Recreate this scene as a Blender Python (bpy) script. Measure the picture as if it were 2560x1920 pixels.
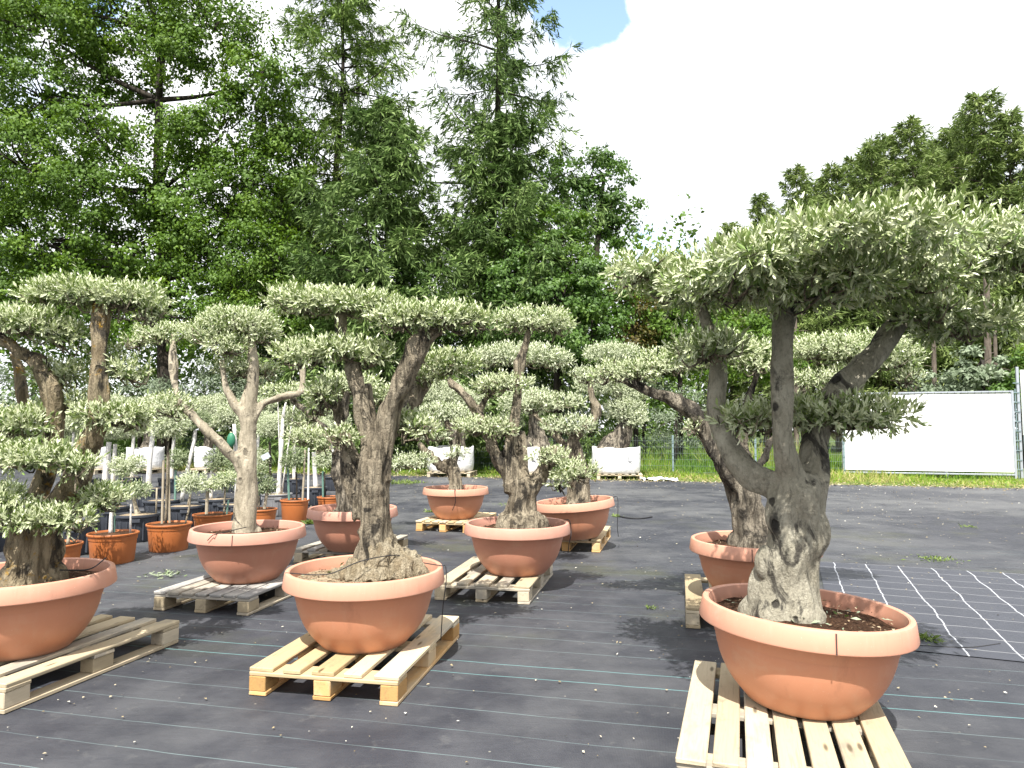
import bpy, bmesh, math, random
import numpy as np
from mathutils import Vector, Matrix

# ------------------------------------------------------------------ scene, camera, light
sc = bpy.context.scene
for o in list(bpy.data.objects):
    bpy.data.objects.remove(o)
COL = sc.collection
F, CX, CY, HC = 1750.0, 1280.0, 960.0, 1.40          # focal length / centre in photo pixels, eye height
PITCH = math.atan(115.0 / F)
cam_d = bpy.data.cameras.new('camera')
cam = bpy.data.objects.new('camera', cam_d)
COL.objects.link(cam)
cam.location = (0, 0, HC)
cam.rotation_euler = (math.pi / 2 + PITCH, 0, 0)
cam_d.sensor_width = 36.0
cam_d.lens = 36.0 * F / 2560.0
cam_d.clip_start = 0.05
cam_d.clip_end = 2000
sc.camera = cam

SUN_EL, SUN_AZ = math.radians(56), math.radians(10)   # shadows run away from the camera, a little to the right
sd = bpy.data.lights.new('sun', 'SUN')
sd.energy = 5.0
sd.angle = math.radians(0.53)
sd.color = (1.0, 0.96, 0.89)
sun = bpy.data.objects.new('sun', sd)
COL.objects.link(sun)
sun_dir = Vector((math.sin(SUN_AZ) * math.cos(SUN_EL), math.cos(SUN_AZ) * math.cos(SUN_EL), -math.sin(SUN_EL)))
sun.rotation_euler = sun_dir.to_track_quat('-Z', 'Y').to_euler()
sun.location = (-6, -20, 40)


class NT:
    """small helper round a node tree"""
    def __init__(s, nt):
        s.nt = nt
        for n in list(nt.nodes):
            nt.nodes.remove(n)

    def n(s, typ, ins=None, **props):
        nd = s.nt.nodes.new(typ)
        for k, v in props.items():
            setattr(nd, k, v)
        for k, v in (ins or {}).items():
            if isinstance(v, bpy.types.NodeSocket):
                s.nt.links.new(v, nd.inputs[k])
            else:
                nd.inputs[k].default_value = v
        return nd

    def math(s, op, a, b=None, c=None, clamp=False):
        ins = {0: a}
        if b is not None:
            ins[1] = b
        if c is not None:
            ins[2] = c
        return s.n('ShaderNodeMath', ins, operation=op, use_clamp=clamp).outputs[0]

    def ramp(s, fac, stops, interp='LINEAR'):
        nd = s.n('ShaderNodeValToRGB', {0: fac})
        cr = nd.color_ramp
        cr.interpolation = interp
        while len(cr.elements) < len(stops):
            cr.elements.new(0.5)
        for e, (p, c) in zip(cr.elements, stops):
            e.position = p
            e.color = c if len(c) == 4 else (*c, 1)
        return nd.outputs[0]

    def mix(s, fac, a, b, mode='MIX'):
        nd = s.n('ShaderNodeMix', data_type='RGBA', blend_type=mode)
        for i, v in ((0, fac), (6, a), (7, b)):
            if isinstance(v, bpy.types.NodeSocket):
                s.nt.links.new(v, nd.inputs[i])
            elif i == 0:
                nd.inputs[i].default_value = v
            else:
                nd.inputs[i].default_value = v if len(v) == 4 else (*v, 1)
        return nd.outputs[2]

    def noise(s, vec, scale, detail=4, rough=0.55, dist=0.0):
        ins = {'Scale': scale, 'Detail': detail, 'Roughness': rough, 'Distortion': dist}
        if vec is not None:
            ins['Vector'] = vec
        return s.n('ShaderNodeTexNoise', ins).outputs[0]

    def mapping(s, vec, scale=(1, 1, 1), rot=(0, 0, 0), loc=(0, 0, 0)):
        return s.n('ShaderNodeMapping', {'Vector': vec, 'Scale': scale, 'Rotation': rot, 'Location': loc}).outputs[0]

    def step(s, v, a, b):
        return s.n('ShaderNodeMapRange', {0: v, 1: a, 2: b, 3: 0.0, 4: 1.0}, interpolation_type='SMOOTHSTEP').outputs[0]


def pixdir(px, py):
    c, s_ = math.cos(PITCH), math.sin(PITCH)
    x, u = (px - CX) / F, (CY - py) / F
    return Vector((x, c - u * s_, s_ + u * c))


# world: Nishita sky with a broken cumulus layer
world = bpy.data.worlds.new('World')
sc.world = world
world.use_nodes = True
w = NT(world.node_tree)
sky = w.n('ShaderNodeTexSky', sky_type='NISHITA', sun_disc=False, sun_elevation=SUN_EL, sun_rotation=math.pi + SUN_AZ,
          air_density=1.0, dust_density=0.6, ozone_density=1.6)
tc = w.n('ShaderNodeTexCoord')
gen = w.n('ShaderNodeVectorMath', {0: tc.outputs['Generated']}, operation='NORMALIZE').outputs[0]
cn = w.noise(w.mapping(gen, (1.6, 1.6, 2.6), loc=(3.1, 1.7, 0.4)), 2.0, 7, 0.58)
cov = w.math('ADD', w.math('MULTIPLY', cn, 1.5), -0.05)
cn2 = w.noise(gen, 14.0, 8, 0.62, .6)
for (px, py, rad, amt) in ((1440, -20, 0.075, 0.48), (1500, 40, 0.04, 0.25), (1380, -140, 0.11, 0.45), (1690, 600, 0.09, 0.26), (190, -10, 0.05, .4)):
    d = pixdir(px, py).normalized()
    dot = w.n('ShaderNodeVectorMath', {0: gen, 1: d}, operation='DISTANCE').outputs['Value']
    dot = w.math('ADD', dot, w.math('MULTIPLY', w.math('SUBTRACT', cn2, .5), rad * 1.1))
    g = w.math('MULTIPLY', w.math('SUBTRACT', 1.0, w.step(dot, rad * 0.45, rad * 1.2)), -amt)
    cov = w.math('ADD', cov, g)
cfac = w.step(cov, 0.26, 0.62)
shade = w.ramp(w.noise(w.mapping(gen, (2, 2, 4)), 3.0, 5), [(0.3, (6.3, 6.6, 7.2)), (0.62, (8.0, 8.0, 8.0))])
skyc = w.mix(1.0, sky.outputs[0], (2.5, 2.3, 2.05), 'MULTIPLY')
skyc = w.mix(cfac, skyc, shade)
bg = w.n('ShaderNodeBackground', {0: skyc, 1: 0.105})
wo = w.n('ShaderNodeOutputWorld', {0: bg.outputs[0]})

sc.view_settings.view_transform = 'Standard'
sc.view_settings.look = 'None'
sc.view_settings.exposure = 1.0
sc.view_settings.gamma = 1.0
sc.view_settings.use_curve_mapping = False
sc.render.engine = 'CYCLES'
sc.cycles.use_denoising = True
sc.cycles.max_bounces = 6
sc.cycles.diffuse_bounces = 3
sc.cycles.glossy_bounces = 2
sc.cycles.transmission_bounces = 4
sc.cycles.caustics_reflective = False
sc.cycles.caustics_refractive = False

# ------------------------------------------------------------------ helpers
RNG = np.random.default_rng(7)
random.seed(7)


def at(px, py, Y):
    d = pixdir(px, py)
    return np.array((d.x / d.y * Y, Y, HC + d.z / d.y * Y))


def gr(px, py, z=0.0):
    d = pixdir(px, py)
    t = (z - HC) / d.z
    return np.array((d.x * t, d.y * t, z))


def ppm(Y):                 # photo pixels per metre at depth Y
    return F / Y


def nrm(v):
    return v / np.maximum(np.linalg.norm(v, axis=-1, keepdims=True), 1e-9)


def _hash(ix, iy, iz):
    h = (ix * 374761393 + iy * 668265263 + iz * 2147483647) & 0xFFFFFFFF
    h = ((h ^ (h >> 13)) * 1274126177) & 0xFFFFFFFF
    return ((h ^ (h >> 16)) & 0xFFFF) / 32767.5 - 1.0


def vnoise(p):
    p = np.asarray(p, dtype=np.float64)
    i = np.floor(p).astype(np.int64)
    f = p - i
    f = f * f * (3 - 2 * f)
    r = 0
    for dx in (0, 1):
        for dy in (0, 1):
            for dz in (0, 1):
                wgt = (f[..., 0] if dx else 1 - f[..., 0]) * (f[..., 1] if dy else 1 - f[..., 1]) * (f[..., 2] if dz else 1 - f[..., 2])
                r = r + wgt * _hash(i[..., 0] + dx, i[..., 1] + dy, i[..., 2] + dz)
    return r


def fbm(p, o=3):
    a, s, r = 1.0, 1.0, 0
    for _ in range(o):
        r = r + a * vnoise(np.asarray(p) * s + 17.3 * s)
        a *= 0.5
        s *= 2.0
    return r


def link(o, parent=None):
    COL.objects.link(o)
    if parent is not None:
        o.parent = parent
    return o


def tag(o, label=None, cat=None, group=None, kind=None):
    for k, v in (('label', label), ('category', cat), ('group', group), ('kind', kind)):
        if v:
            o[k] = v
    return o


def empty(name, loc, rz=0.0, label=None, cat=None, group=None):
    o = bpy.data.objects.new(name, None)
    o.empty_display_size = 0.2
    o.location = loc
    o.rotation_euler = (0, 0, rz)
    COL.objects.link(o)
    return tag(o, label, cat, group)


def to_local(parent, pts):
    """world points -> local frame of a top-level empty (location + z rotation only)"""
    pts = np.asarray(pts, dtype=np.float64)
    if parent is None:
        return pts
    q = pts - np.array(parent.location)
    a = -parent.rotation_euler.z
    c, s = math.cos(a), math.sin(a)
    x, y = q[..., 0] * c - q[..., 1] * s, q[..., 0] * s + q[..., 1] * c
    return np.stack((x, y, q[..., 2]), -1)


def mesh_quads(name, V, Q, mat, parent=None, tint=None, smooth=False, kind=None):
    """V (n,3) Q (m,4)"""
    me = bpy.data.meshes.new(name)
    n, m = len(V), len(Q)
    me.vertices.add(n)
    me.vertices.foreach_set('co', np.ascontiguousarray(V, dtype=np.float32).ravel())
    k = Q.shape[1]
    me.loops.add(m * k)
    me.loops.foreach_set('vertex_index', np.ascontiguousarray(Q, dtype=np.int32).ravel())
    me.polygons.add(m)
    me.polygons.foreach_set('loop_start', np.arange(0, m * k, k, dtype=np.int32))
    if tint is not None:
        a = me.attributes.new('tint', 'FLOAT', 'FACE')
        a.data.foreach_set('value', np.ascontiguousarray(tint, dtype=np.float32))
    me.update(calc_edges=True)
    me.polygons.foreach_set('use_smooth', np.full(m, smooth))
    me.materials.append(mat)
    o = link(bpy.data.objects.new(name, me), parent)
    if kind:
        o['kind'] = kind
    return o


class MB:
    """collects boxes, tubes, lathes into one mesh"""
    def __init__(s):
        s.v, s.f = [], []

    def add(s, v, f):
        b = len(s.v)
        s.v.extend([tuple(map(float, p)) for p in v])
        s.f.extend([tuple(i + b for i in q) for q in f])

    def box(s, c, d, bev=0.0, rot=None, jit=0.0):
        hx, hy, hz = d[0] / 2, d[1] / 2, d[2] / 2
        if bev <= 0:
            v = [(x, y, z) for x in (-hx, hx) for y in (-hy, hy) for z in (-hz, hz)]
            f = [(0, 1, 3, 2), (4, 6, 7, 5), (0, 4, 5, 1), (2, 3, 7, 6), (0, 2, 6, 4), (1, 5, 7, 3)]
        else:
            bm = bmesh.new()
            bmesh.ops.create_cube(bm, size=1.0)
            bmesh.ops.scale(bm, vec=(2 * hx, 2 * hy, 2 * hz), verts=bm.verts)
            bmesh.ops.bevel(bm, geom=list(bm.edges), offset=bev, segments=1, affect='EDGES')
            bm.verts.index_update()
            v = [tuple(q.co) for q in bm.verts]
            f = [tuple(q.index for q in g.verts) for g in bm.faces]
            bm.free()
        if jit:
            v = [(x + random.uniform(-jit, jit), y + random.uniform(-jit, jit), z + random.uniform(-jit, jit)) for x, y, z in v]
        M = rot if rot is not None else Matrix.Identity(3)
        s.add([tuple(M @ Vector(p) + Vector(c)) for p in v], f)

    def tube(s, pts, rad, n=8, sub=4, wob=0.0, closed=True):
        pts = np.asarray(pts, float)
        rad = np.broadcast_to(np.asarray(rad, float), (len(pts),))
        if sub > 1 and len(pts) > 2:
            P = np.vstack((2 * pts[0] - pts[1], pts, 2 * pts[-1] - pts[-2]))
            out, ro = [], []
            for i in range(len(pts) - 1):
                for j in range(sub):
                    t = j / sub
                    p0, p1, p2, p3 = P[i], P[i + 1], P[i + 2], P[i + 3]
                    out.append(.5 * ((2 * p1) + (p2 - p0) * t + (2 * p0 - 5 * p1 + 4 * p2 - p3) * t * t + (3 * p1 - p0 - 3 * p2 + p3) * t ** 3))
                    ro.append(rad[i] * (1 - t) + rad[i + 1] * t)
            out.append(pts[-1])
            ro.append(rad[-1])
            pts, rad = np.array(out), np.array(ro)
        m = len(pts)
        T = nrm(np.gradient(pts, axis=0))
        ref = np.array((0, 1., 0)) if abs(T[0][1]) < 0.9 else np.array((1., 0, 0))
        e1 = nrm(np.cross(T[0], ref))
        V = []
        ang = np.arange(n) * 2 * math.pi / n
        for i in range(m):
            e1 = nrm(e1 - T[i] * np.dot(e1, T[i]))
            e2 = np.cross(T[i], e1)
            r = rad[i]
            rr = r * (1 + wob * np.sin(ang * 3 + i * .35 + pts[0][0] * 9) + wob * .7 * np.sin(ang * 2 - i * .5))
            V.extend(pts[i] + rr[:, None] * (np.cos(ang)[:, None] * e1 + np.sin(ang)[:, None] * e2))
        Fc = []
        for i in range(m - 1):
            for j in range(n):
                k = (j + 1) % n
                Fc.append((i * n + j, i * n + k, (i + 1) * n + k, (i + 1) * n + j))
        if closed:
            Fc.append(tuple(range(n - 1, -1, -1)))
            Fc.append(tuple(range((m - 1) * n, m * n)))
        s.add(V, Fc)

    def lathe(s, prof, n=64, c=(0, 0, 0), wob=None, closed_loop=False):
        V = []
        for (r, z) in prof:
            for j in range(n):
                a = 2 * math.pi * j / n
                V.append((c[0] + r * math.cos(a), c[1] + r * math.sin(a), c[2] + z))
        Fc = []
        m = len(prof)
        for i in range(m if closed_loop else m - 1):
            i2 = (i + 1) % m
            for j in range(n):
                k = (j + 1) % n
                Fc.append((i * n + j, i * n + k, i2 * n + k, i2 * n + j))
        s.add(V, Fc)

    def ball(s, c, r, n=10):
        V, Fc = [], []
        r = np.broadcast_to(np.asarray(r, float), (3,))
        for i in range(1, n):
            th = math.pi * i / n
            for j in range(2 * n):
                a = math.pi * j / n
                V.append((c[0] + r[0] * math.sin(th) * math.cos(a), c[1] + r[1] * math.sin(th) * math.sin(a), c[2] + r[2] * math.cos(th)))
        t = len(V)
        V += [(c[0], c[1], c[2] + r[2]), (c[0], c[1], c[2] - r[2])]
        w_ = 2 * n
        for i in range(n - 2):
            for j in range(w_):
                k = (j + 1) % w_
                Fc.append((i * w_ + j, (i + 1) * w_ + j, (i + 1) * w_ + k, i * w_ + k))
        for j in range(w_):
            k = (j + 1) % w_
            Fc.append((t, j, k))
            Fc.append((t + 1, (n - 2) * w_ + k, (n - 2) * w_ + j))
        s.add(V, Fc)

    def mesh(s, name, mat, smooth=False):
        me = bpy.data.meshes.new(name)
        me.from_pydata(s.v, [], s.f)
        me.update()
        if smooth:
            me.polygons.foreach_set('use_smooth', [True] * len(me.polygons))
        me.materials.append(mat)
        return me

    def build(s, name, mat, parent=None, smooth=False, kind=None, auto=None):
        me = s.mesh(name, mat, smooth)
        if auto is not None:
            me.polygons.foreach_set('use_smooth', [True] * len(me.polygons))
            me.set_sharp_from_angle(angle=math.radians(auto))
        o = link(bpy.data.objects.new(name, me), parent)
        if kind:
            o['kind'] = kind
        return o


# ------------------------------------------------------------------ materials
def mat(name):
    m = bpy.data.materials.new(name)
    m.use_nodes = True
    return m, NT(m.node_tree)


def finish(t, color, rough=0.6, bump=None, bstr=0.3, bdist=0.01, spec=0.5, extra=None):
    ins = {'Base Color': color if isinstance(color, bpy.types.NodeSocket) else (*color, 1), 'Roughness': rough, 'Specular IOR Level': spec}
    p = t.n('ShaderNodeBsdfPrincipled', ins)
    if bump is not None:
        b = t.n('ShaderNodeBump', {'Height': bump, 'Strength': bstr, 'Distance': bdist})
        t.nt.links.new(b.outputs[0], p.inputs['Normal'])
    for k, v in (extra or {}).items():
        if isinstance(v, bpy.types.NodeSocket):
            t.nt.links.new(v, p.inputs[k])
        else:
            p.inputs[k].default_value = v
    t.n('ShaderNodeOutputMaterial', {0: p.outputs[0]})
    return p


def objco(t):
    return t.n('ShaderNodeTexCoord').outputs['Object']


def rnd(t):
    return t.n('ShaderNodeObjectInfo').outputs['Random']


def plain(name, col, rough=0.6, nz=0.12, scale=8, spec=0.4, metal=0.0):
    m, t = mat(name)
    n = t.noise(objco(t), scale, 5)
    c = t.mix(n, tuple(x * (1 - nz) for x in col), tuple(min(1, x * (1 + nz)) for x in col))
    finish(t, c, rough, n, 0.1, 0.005, spec, {'Metallic': metal})
    return m


def leafmat(name, stops, under=None, rough=0.45, spec=0.5, transl=0.2, under_mix=0.8, tcol=None):
    m, t = mat(name)
    a = t.n('ShaderNodeAttribute', attribute_name='tint').outputs['Fac']
    c = t.ramp(a, stops)
    if under is not None:
        bf = t.n('ShaderNodeNewGeometry').outputs['Backfacing']
        c = t.mix(t.math('MULTIPLY', bf, under_mix), c, under)
    p = t.n('ShaderNodeBsdfPrincipled', {'Base Color': c, 'Roughness': rough, 'Specular IOR Level': spec})
    tr = t.n('ShaderNodeBsdfTranslucent', {0: t.mix(0.5, c, tcol or (0.25, 0.4, 0.05))})
    mx = t.n('ShaderNodeMixShader', {0: transl, 1: p.outputs[0], 2: tr.outputs[0]})
    t.n('ShaderNodeOutputMaterial', {0: mx.outputs[0]})
    return m


M = {}
OL = [(0.0, (.06, .10, .022)), (0.3, (.17, .26, .065)), (0.6, (.34, .425, .175)), (0.88, (.53, .57, .33)), (1.0, (.66, .66, .48))]
M['olive'] = leafmat('olive leaf', OL, (.58, .61, .42), 0.36, 0.6, 0.16, 0.8, (.42, .55, .08))
OLG = [(0.0, (.08, .125, .04)), (0.5, (.33, .41, .19)), (1.0, (.62, .65, .43))]
M['olive_grey'] = leafmat('grey olive leaf', OLG, (.58, .61, .45), 0.4, 0.5, 0.14, 0.8, (.40, .52, .10))
M['olive_dark'] = leafmat('dark olive leaf', [(0, (.035, .065, .016)), (.6, (.13, .19, .06)), (1, (.32, .38, .18))], (.33, .38, .23), 0.4, 0.5, 0.14, .8, (.22, .34, .06))
M['oak'] = leafmat('oak leaf', [(0, (.028, .066, .006)), (.55, (.092, .178, .014)), (1, (.205, .305, .028))], (.09, .155, .03), 0.5, 0.25, 0.22, .5, (.22, .38, .012))
M['maple'] = leafmat('maple leaf', [(0, (.030, .075, .012)), (.55, (.082, .17, .022)), (1, (.18, .285, .04))], (.09, .15, .045), 0.45, 0.35, 0.25, .5, (.15, .33, .02))
M['lime'] = leafmat('young leaf', [(0, (.04, .09, .012)), (.55, (.09, .18, .02)), (1, (.22, .31, .03))], (.10, .17, .05), 0.45, 0.4, 0.3, .5, (.22, .4, .02))
M['rusty'] = leafmat('rusty leaf', [(0, (.05, .07, .015)), (.5, (.10, .08, .02)), (1, (.17, .13, .03))], None, 0.5, 0.3, 0.2, 0, (.2, .2, .02))
M['larch'] = leafmat('larch needles', [(0, (.05, .09, .02)), (.55, (.14, .212, .046)), (1, (.255, .325, .08))], None, 0.55, 0.2, 0.22, 0, (.16, .28, .05))
M['spruce'] = leafmat('spruce needles', [(0, (.05, .088, .024)), (.55, (.14, .212, .06)), (1, (.255, .335, .12))], None, 0.55, 0.2, 0.2, 0, (.12, .24, .06))
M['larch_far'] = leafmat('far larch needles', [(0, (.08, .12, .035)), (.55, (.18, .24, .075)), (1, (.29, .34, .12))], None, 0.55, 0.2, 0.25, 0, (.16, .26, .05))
M['willow'] = leafmat('grey shrub leaf', [(0, (.12, .16, .10)), (.5, (.21, .26, .17)), (1, (.33, .38, .27))], None, 0.5, 0.3, 0.25, 0, (.25, .35, .15))
M['grass'] = leafmat('grass blade', [(0, (.05, .125, .012)), (.5, (.15, .27, .022)), (.82, (.28, .36, .055)), (1, (.42, .37, .16))], None, 0.5, 0.3, 0.35, 0, (.25, .45, .02))
M['weed'] = leafmat('weed leaf', [(0, (.06, .10, .02)), (1, (.19, .25, .07))], None, 0.5, 0.3, 0.25, 0)
M['litter'] = leafmat('dry leaf', [(0, (.10, .07, .03)), (.35, (.26, .20, .10)), (.7, (.40, .36, .27)), (1, (.58, .56, .50))], None, 0.7, 0.2, 0.0, 0)
M['clipping'] = leafmat('olive clipping', [(0, (.06, .12, .03)), (.6, (.14, .22, .08)), (1, (.30, .36, .20))], (.3, .34, .24), 0.45, 0.5, 0.1)
M['bark_chip'] = leafmat('bark chip', [(0, (.05, .028, .015)), (.4, (.14, .08, .045)), (.8, (.30, .22, .14)), (1, (.46, .38, .26))], None, 0.8, 0.2, 0.0, 0)


def bark(name, lo, hi, dark=(.03, .027, .024), dark_amt=0.5, moss=None, moss_amt=0.0, scale=9, seed=0.0, bstr=0.8, crack=.12, stretch=.22, furrow=.4, pale=.3, scar=.5):
    m, t = mat(name)
    co = objco(t)
    v = t.mapping(co, (1, 1, .42), loc=(seed, seed * .7, seed * .3))
    n1 = t.noise(v, scale, 7, 0.66, 0.5)
    n2 = t.noise(t.mapping(co, (1, 1, stretch), loc=(seed + 5, 0, 0)), scale * 5.0, 7, 0.7, .3)
    n3 = t.noise(t.mapping(co, (1, 1, .55), loc=(0, seed + 9, 0)), scale * .7, 6, 0.66, 0.8)
    n5 = t.noise(t.mapping(co, (1, 1, .9), loc=(seed, 4, seed)), scale * 9, 5, .7)
    fur = t.noise(t.mapping(co, (1, 1, .09), loc=(seed * 2, 1, 0)), scale * 2.6, 5, .62, .35)
    c = t.mix(t.step(n1, .30, .70), lo, hi)
    c = t.mix(t.math('MULTIPLY', t.step(n2, .46, .66), .6), c, tuple(x * .45 for x in lo))
    c = t.mix(t.math('MULTIPLY', t.step(n5, .56, .70), pale), c, tuple(min(1, x * 1.45) for x in hi))
    c = t.mix(t.math('MULTIPLY', t.math('SUBTRACT', 1.0, t.step(fur, .36, .50)), furrow), c, tuple(x * .28 for x in lo))
    c = t.mix(t.math('MULTIPLY', t.step(n3, .62 - .16 * dark_amt, .70 - .14 * dark_amt), .88), c, dark)
    if moss:
        n4 = t.noise(t.mapping(co, (1, 1, 1), loc=(seed + 2, 3, 1)), scale * 1.3, 7, 0.74)
        c = t.mix(t.math('MULTIPLY', t.step(n4, .64 - .2 * moss_amt, .74 - .2 * moss_amt), .85), c, moss)
    vo = t.n('ShaderNodeTexVoronoi', {'Vector': t.mapping(co, (1, 1, .4)), 'Scale': scale * 6}, feature='DISTANCE_TO_EDGE').outputs[0]
    kv = t.n('ShaderNodeTexVoronoi', {'Vector': t.n('ShaderNodeVectorMath', {0: t.mapping(co, (1, 1, .62), loc=(seed, seed, seed)), 1: t.n('ShaderNodeVectorMath', {0: t.n('ShaderNodeTexNoise', {'Vector': co, 'Scale': 16.0, 'Detail': 4.0}).outputs[1], 1: (.05, .05, .05)}, operation='MULTIPLY').outputs[0]}, operation='ADD').outputs[0], 'Scale': scale * .85}).outputs[0]
    knot = t.math('SUBTRACT', 1.0, t.step(kv, .10, .17))
    ring = t.math('SUBTRACT', 1.0, t.step(kv, .16, .30))
    c = t.mix(t.math('MULTIPLY', knot, scar), c, tuple(x * .8 for x in dark))
    h = t.math('ADD', t.math('MULTIPLY', n2, 1.0), t.math('MULTIPLY', t.step(vo, 0, .10), crack))
    h = t.math('ADD', h, t.math('MULTIPLY', t.math('SUBTRACT', ring, t.math('MULTIPLY', knot, 1.6)), scar))
    h = t.math('ADD', h, t.math('MULTIPLY', n1, 1.2))
    h = t.math('ADD', h, t.math('MULTIPLY', t.step(fur, .3, .55), furrow * 1.6))
    h = t.math('ADD', h, t.math('MULTIPLY', n5, .7))
    finish(t, c, 0.82, h, bstr, 0.02, 0.2)
    return m


M['bark_grey'] = bark('smooth grey olive bark', (.26, .238, .18), (.39, .365, .29), dark_amt=.5, seed=1.3, scale=9, bstr=.85, crack=0.0, furrow=.10, pale=.3, stretch=.45, scar=.9)
M['bark_brown'] = bark('furrowed olive bark', (.23, .19, .135), (.44, .38, .28), dark_amt=.5, seed=4.1, scale=10, bstr=1.1, furrow=.75, stretch=.3)
M['bark_moss'] = bark('lichen covered bark', (.18, .14, .085), (.36, .30, .20), dark_amt=.6, moss=(.33, .19, .02), moss_amt=.42, seed=7.7, scale=9, bstr=.9, furrow=.5)
M['bark_pale'] = bark('pale olive bark', (.28, .245, .18), (.46, .405, .31), dark_amt=.3, moss=(.28, .20, .06), moss_amt=.05, seed=2.9, scale=9, bstr=.6, crack=0.0, furrow=.2, pale=.35)
M['bark_dark'] = bark('dark rough bark', (.17, .145, .11), (.42, .37, .29), dark_amt=.8, seed=9.4, scale=9, bstr=1.1, furrow=.7)
M['mound'] = bark('rough root mound', (.38, .30, .19), (.62, .54, .39), dark_amt=.1, seed=3.1, scale=14, bstr=1.3, furrow=.25, stretch=.9, pale=.6)
M['bark_wood'] = bark('forest bark', (.022, .018, .014), (.055, .045, .035), dark_amt=.5, seed=3.3, scale=3, bstr=.6)
M['bark_larch'] = bark('larch bark', (.10, .08, .065), (.20, .165, .135), dark_amt=.3, seed=6.3, scale=3, bstr=.6)
M['whitewash'] = bark('whitewashed bark', (.55, .53, .50), (.74, .72, .68), dark=(.25, .23, .2), dark_amt=.05, seed=5.5, scale=10, bstr=.3, furrow=.1)
M['stake'] = plain('stake wood', (.36, .31, .23), .8, .2, 20)
M['stake_green'] = plain('green stake', (.12, .22, .18), .5, .15, 20)
M['stake_white'] = plain('white pole', (.75, .74, .70), .5, .08, 20)


def terracotta(name, col, dust=(.52, .33, .22), seed=0.0):
    m, t = mat(name)
    v = t.mapping(objco(t), (1, 1, 1), loc=(seed, seed, 0))
    n = t.noise(v, 5, 5, .6)
    n2 = t.noise(v, 38, 4, .6)
    streak = t.noise(t.mapping(v, (9, 9, .7)), 3.0, 4, .6)
    c = t.mix(n, tuple(x * .92 for x in col), tuple(x * 1.08 for x in col))
    c = t.mix(t.math('MULTIPLY', t.step(streak, .5, .8), .22), c, dust)
    z = t.n('ShaderNodeSeparateXYZ', {0: objco(t)}).outputs[2]
    low = t.math('SUBTRACT', 1.0, t.step(t.math('ADD', z, t.math('MULTIPLY', n, .05)), .0, .075))
    c = t.mix(t.math('MULTIPLY', low, .55), c, dust)
    wear = t.noise(t.mapping(v, (1, 1, 1.6), loc=(4, seed, 2)), 3.2, 7, .7)
    c = t.mix(t.math('MULTIPLY', t.step(wear, .54, .72), .38), c, dust)
    drk = t.noise(t.mapping(v, (7, 7, .8), loc=(1, seed, 5)), 2.2, 5, .65)
    c = t.mix(t.math('MULTIPLY', t.step(drk, .58, .75), .28), c, tuple(x * .55 for x in col))
    spk = t.noise(v, 160, 2, .5)
    c = t.mix(t.math('MULTIPLY', t.step(spk, .70, .78), .5), c, (.62, .52, .44))
    finish(t, c, t.math('ADD', .38, t.math('MULTIPLY', n, .2)), n2, .06, .003, .45)
    return m


M['pot_orange'] = terracotta('terracotta plastic', (.51, .225, .13), seed=1)
M['pot_brown'] = terracotta('brownish terracotta plastic', (.48, .22, .145), seed=2)
M['rim_orange'] = terracotta('faded terracotta rim', (.56, .28, .19), (.60, .40, .31), seed=3)
M['rim_brown'] = terracotta('faded brownish rim', (.53, .27, .20), (.57, .38, .31), seed=4)
M['pot_small'] = terracotta('small orange plastic', (.40, .125, .035), (.42, .19, .09), seed=5)
M['tub'] = plain('black tub plastic', (.05, .056, .07), .45, .35, 12)
M['tub_dusty'] = plain('dusty black tub plastic', (.20, .20, .21), .7, .45, 9)
M['seam'] = plain('dark seam', (.06, .035, .03), .8, .1)
M['cord'] = plain('black cord', (.018, .018, .02), .6, .2)
M['sticker'] = plain('white sticker', (.72, .72, .70), .5, .05)
M['ink'] = plain('dark print', (.05, .05, .06), .6, .05)
M['tagcard'] = plain('pale blue card', (.62, .72, .76), .5, .05)
M['bagcloth'] = None


def wood(name, lo, hi, grey, grey_amt, seed=0):
    m, t = mat(name)
    r = rnd(t)
    off = t.n('ShaderNodeCombineXYZ', {0: t.math('MULTIPLY', r, 37.0), 1: t.math('MULTIPLY', r, 11.0), 2: seed}).outputs[0]
    v = t.n('ShaderNodeVectorMath', {0: objco(t), 1: off}, operation='ADD').outputs[0]
    g = t.noise(t.mapping(v, (1.2, 22, 22)), 3.0, 6, .6, .25)
    big = t.noise(t.mapping(v, (1.0, 3, 3)), 2.2, 4, .6)
    c = t.mix(g, lo, hi)
    c = t.mix(t.math('MULTIPLY', t.step(g, .52, .72), .5), c, tuple(x * .55 for x in lo))
    c = t.mix(t.math('MULTIPLY', t.step(t.math('ADD', big, t.math('MULTIPLY', t.math('SUBTRACT', r, .5), .3)), .62 - .4 * grey_amt, .85 - .4 * grey_amt), .85), c, grey)
    dirt = t.noise(t.mapping(v, (3, 5, 5), loc=(2, 7, 1)), 2.4, 7, .7)
    c = t.mix(t.math('MULTIPLY', t.step(dirt, .52, .74), .45), c, tuple(x * .5 for x in grey))
    vo = t.n('ShaderNodeTexVoronoi', {'Vector': t.mapping(v, (2.2, 9, 9)), 'Scale': 1.3}).outputs[0]
    c = t.mix(t.math('SUBTRACT', 1.0, t.step(vo, .05, .16)), c, tuple(x * .35 for x in lo))
    br = t.math('ADD', .66, t.math('MULTIPLY', r, .42))
    c = t.mix(1.0, c, t.n('ShaderNodeCombineColor', {0: br, 1: t.math('POWER', br, 1.15), 2: t.math('POWER', br, 1.5)}).outputs[0], 'MULTIPLY')
    finish(t, c, .78, g, .35, .004, .25)
    return m


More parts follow.
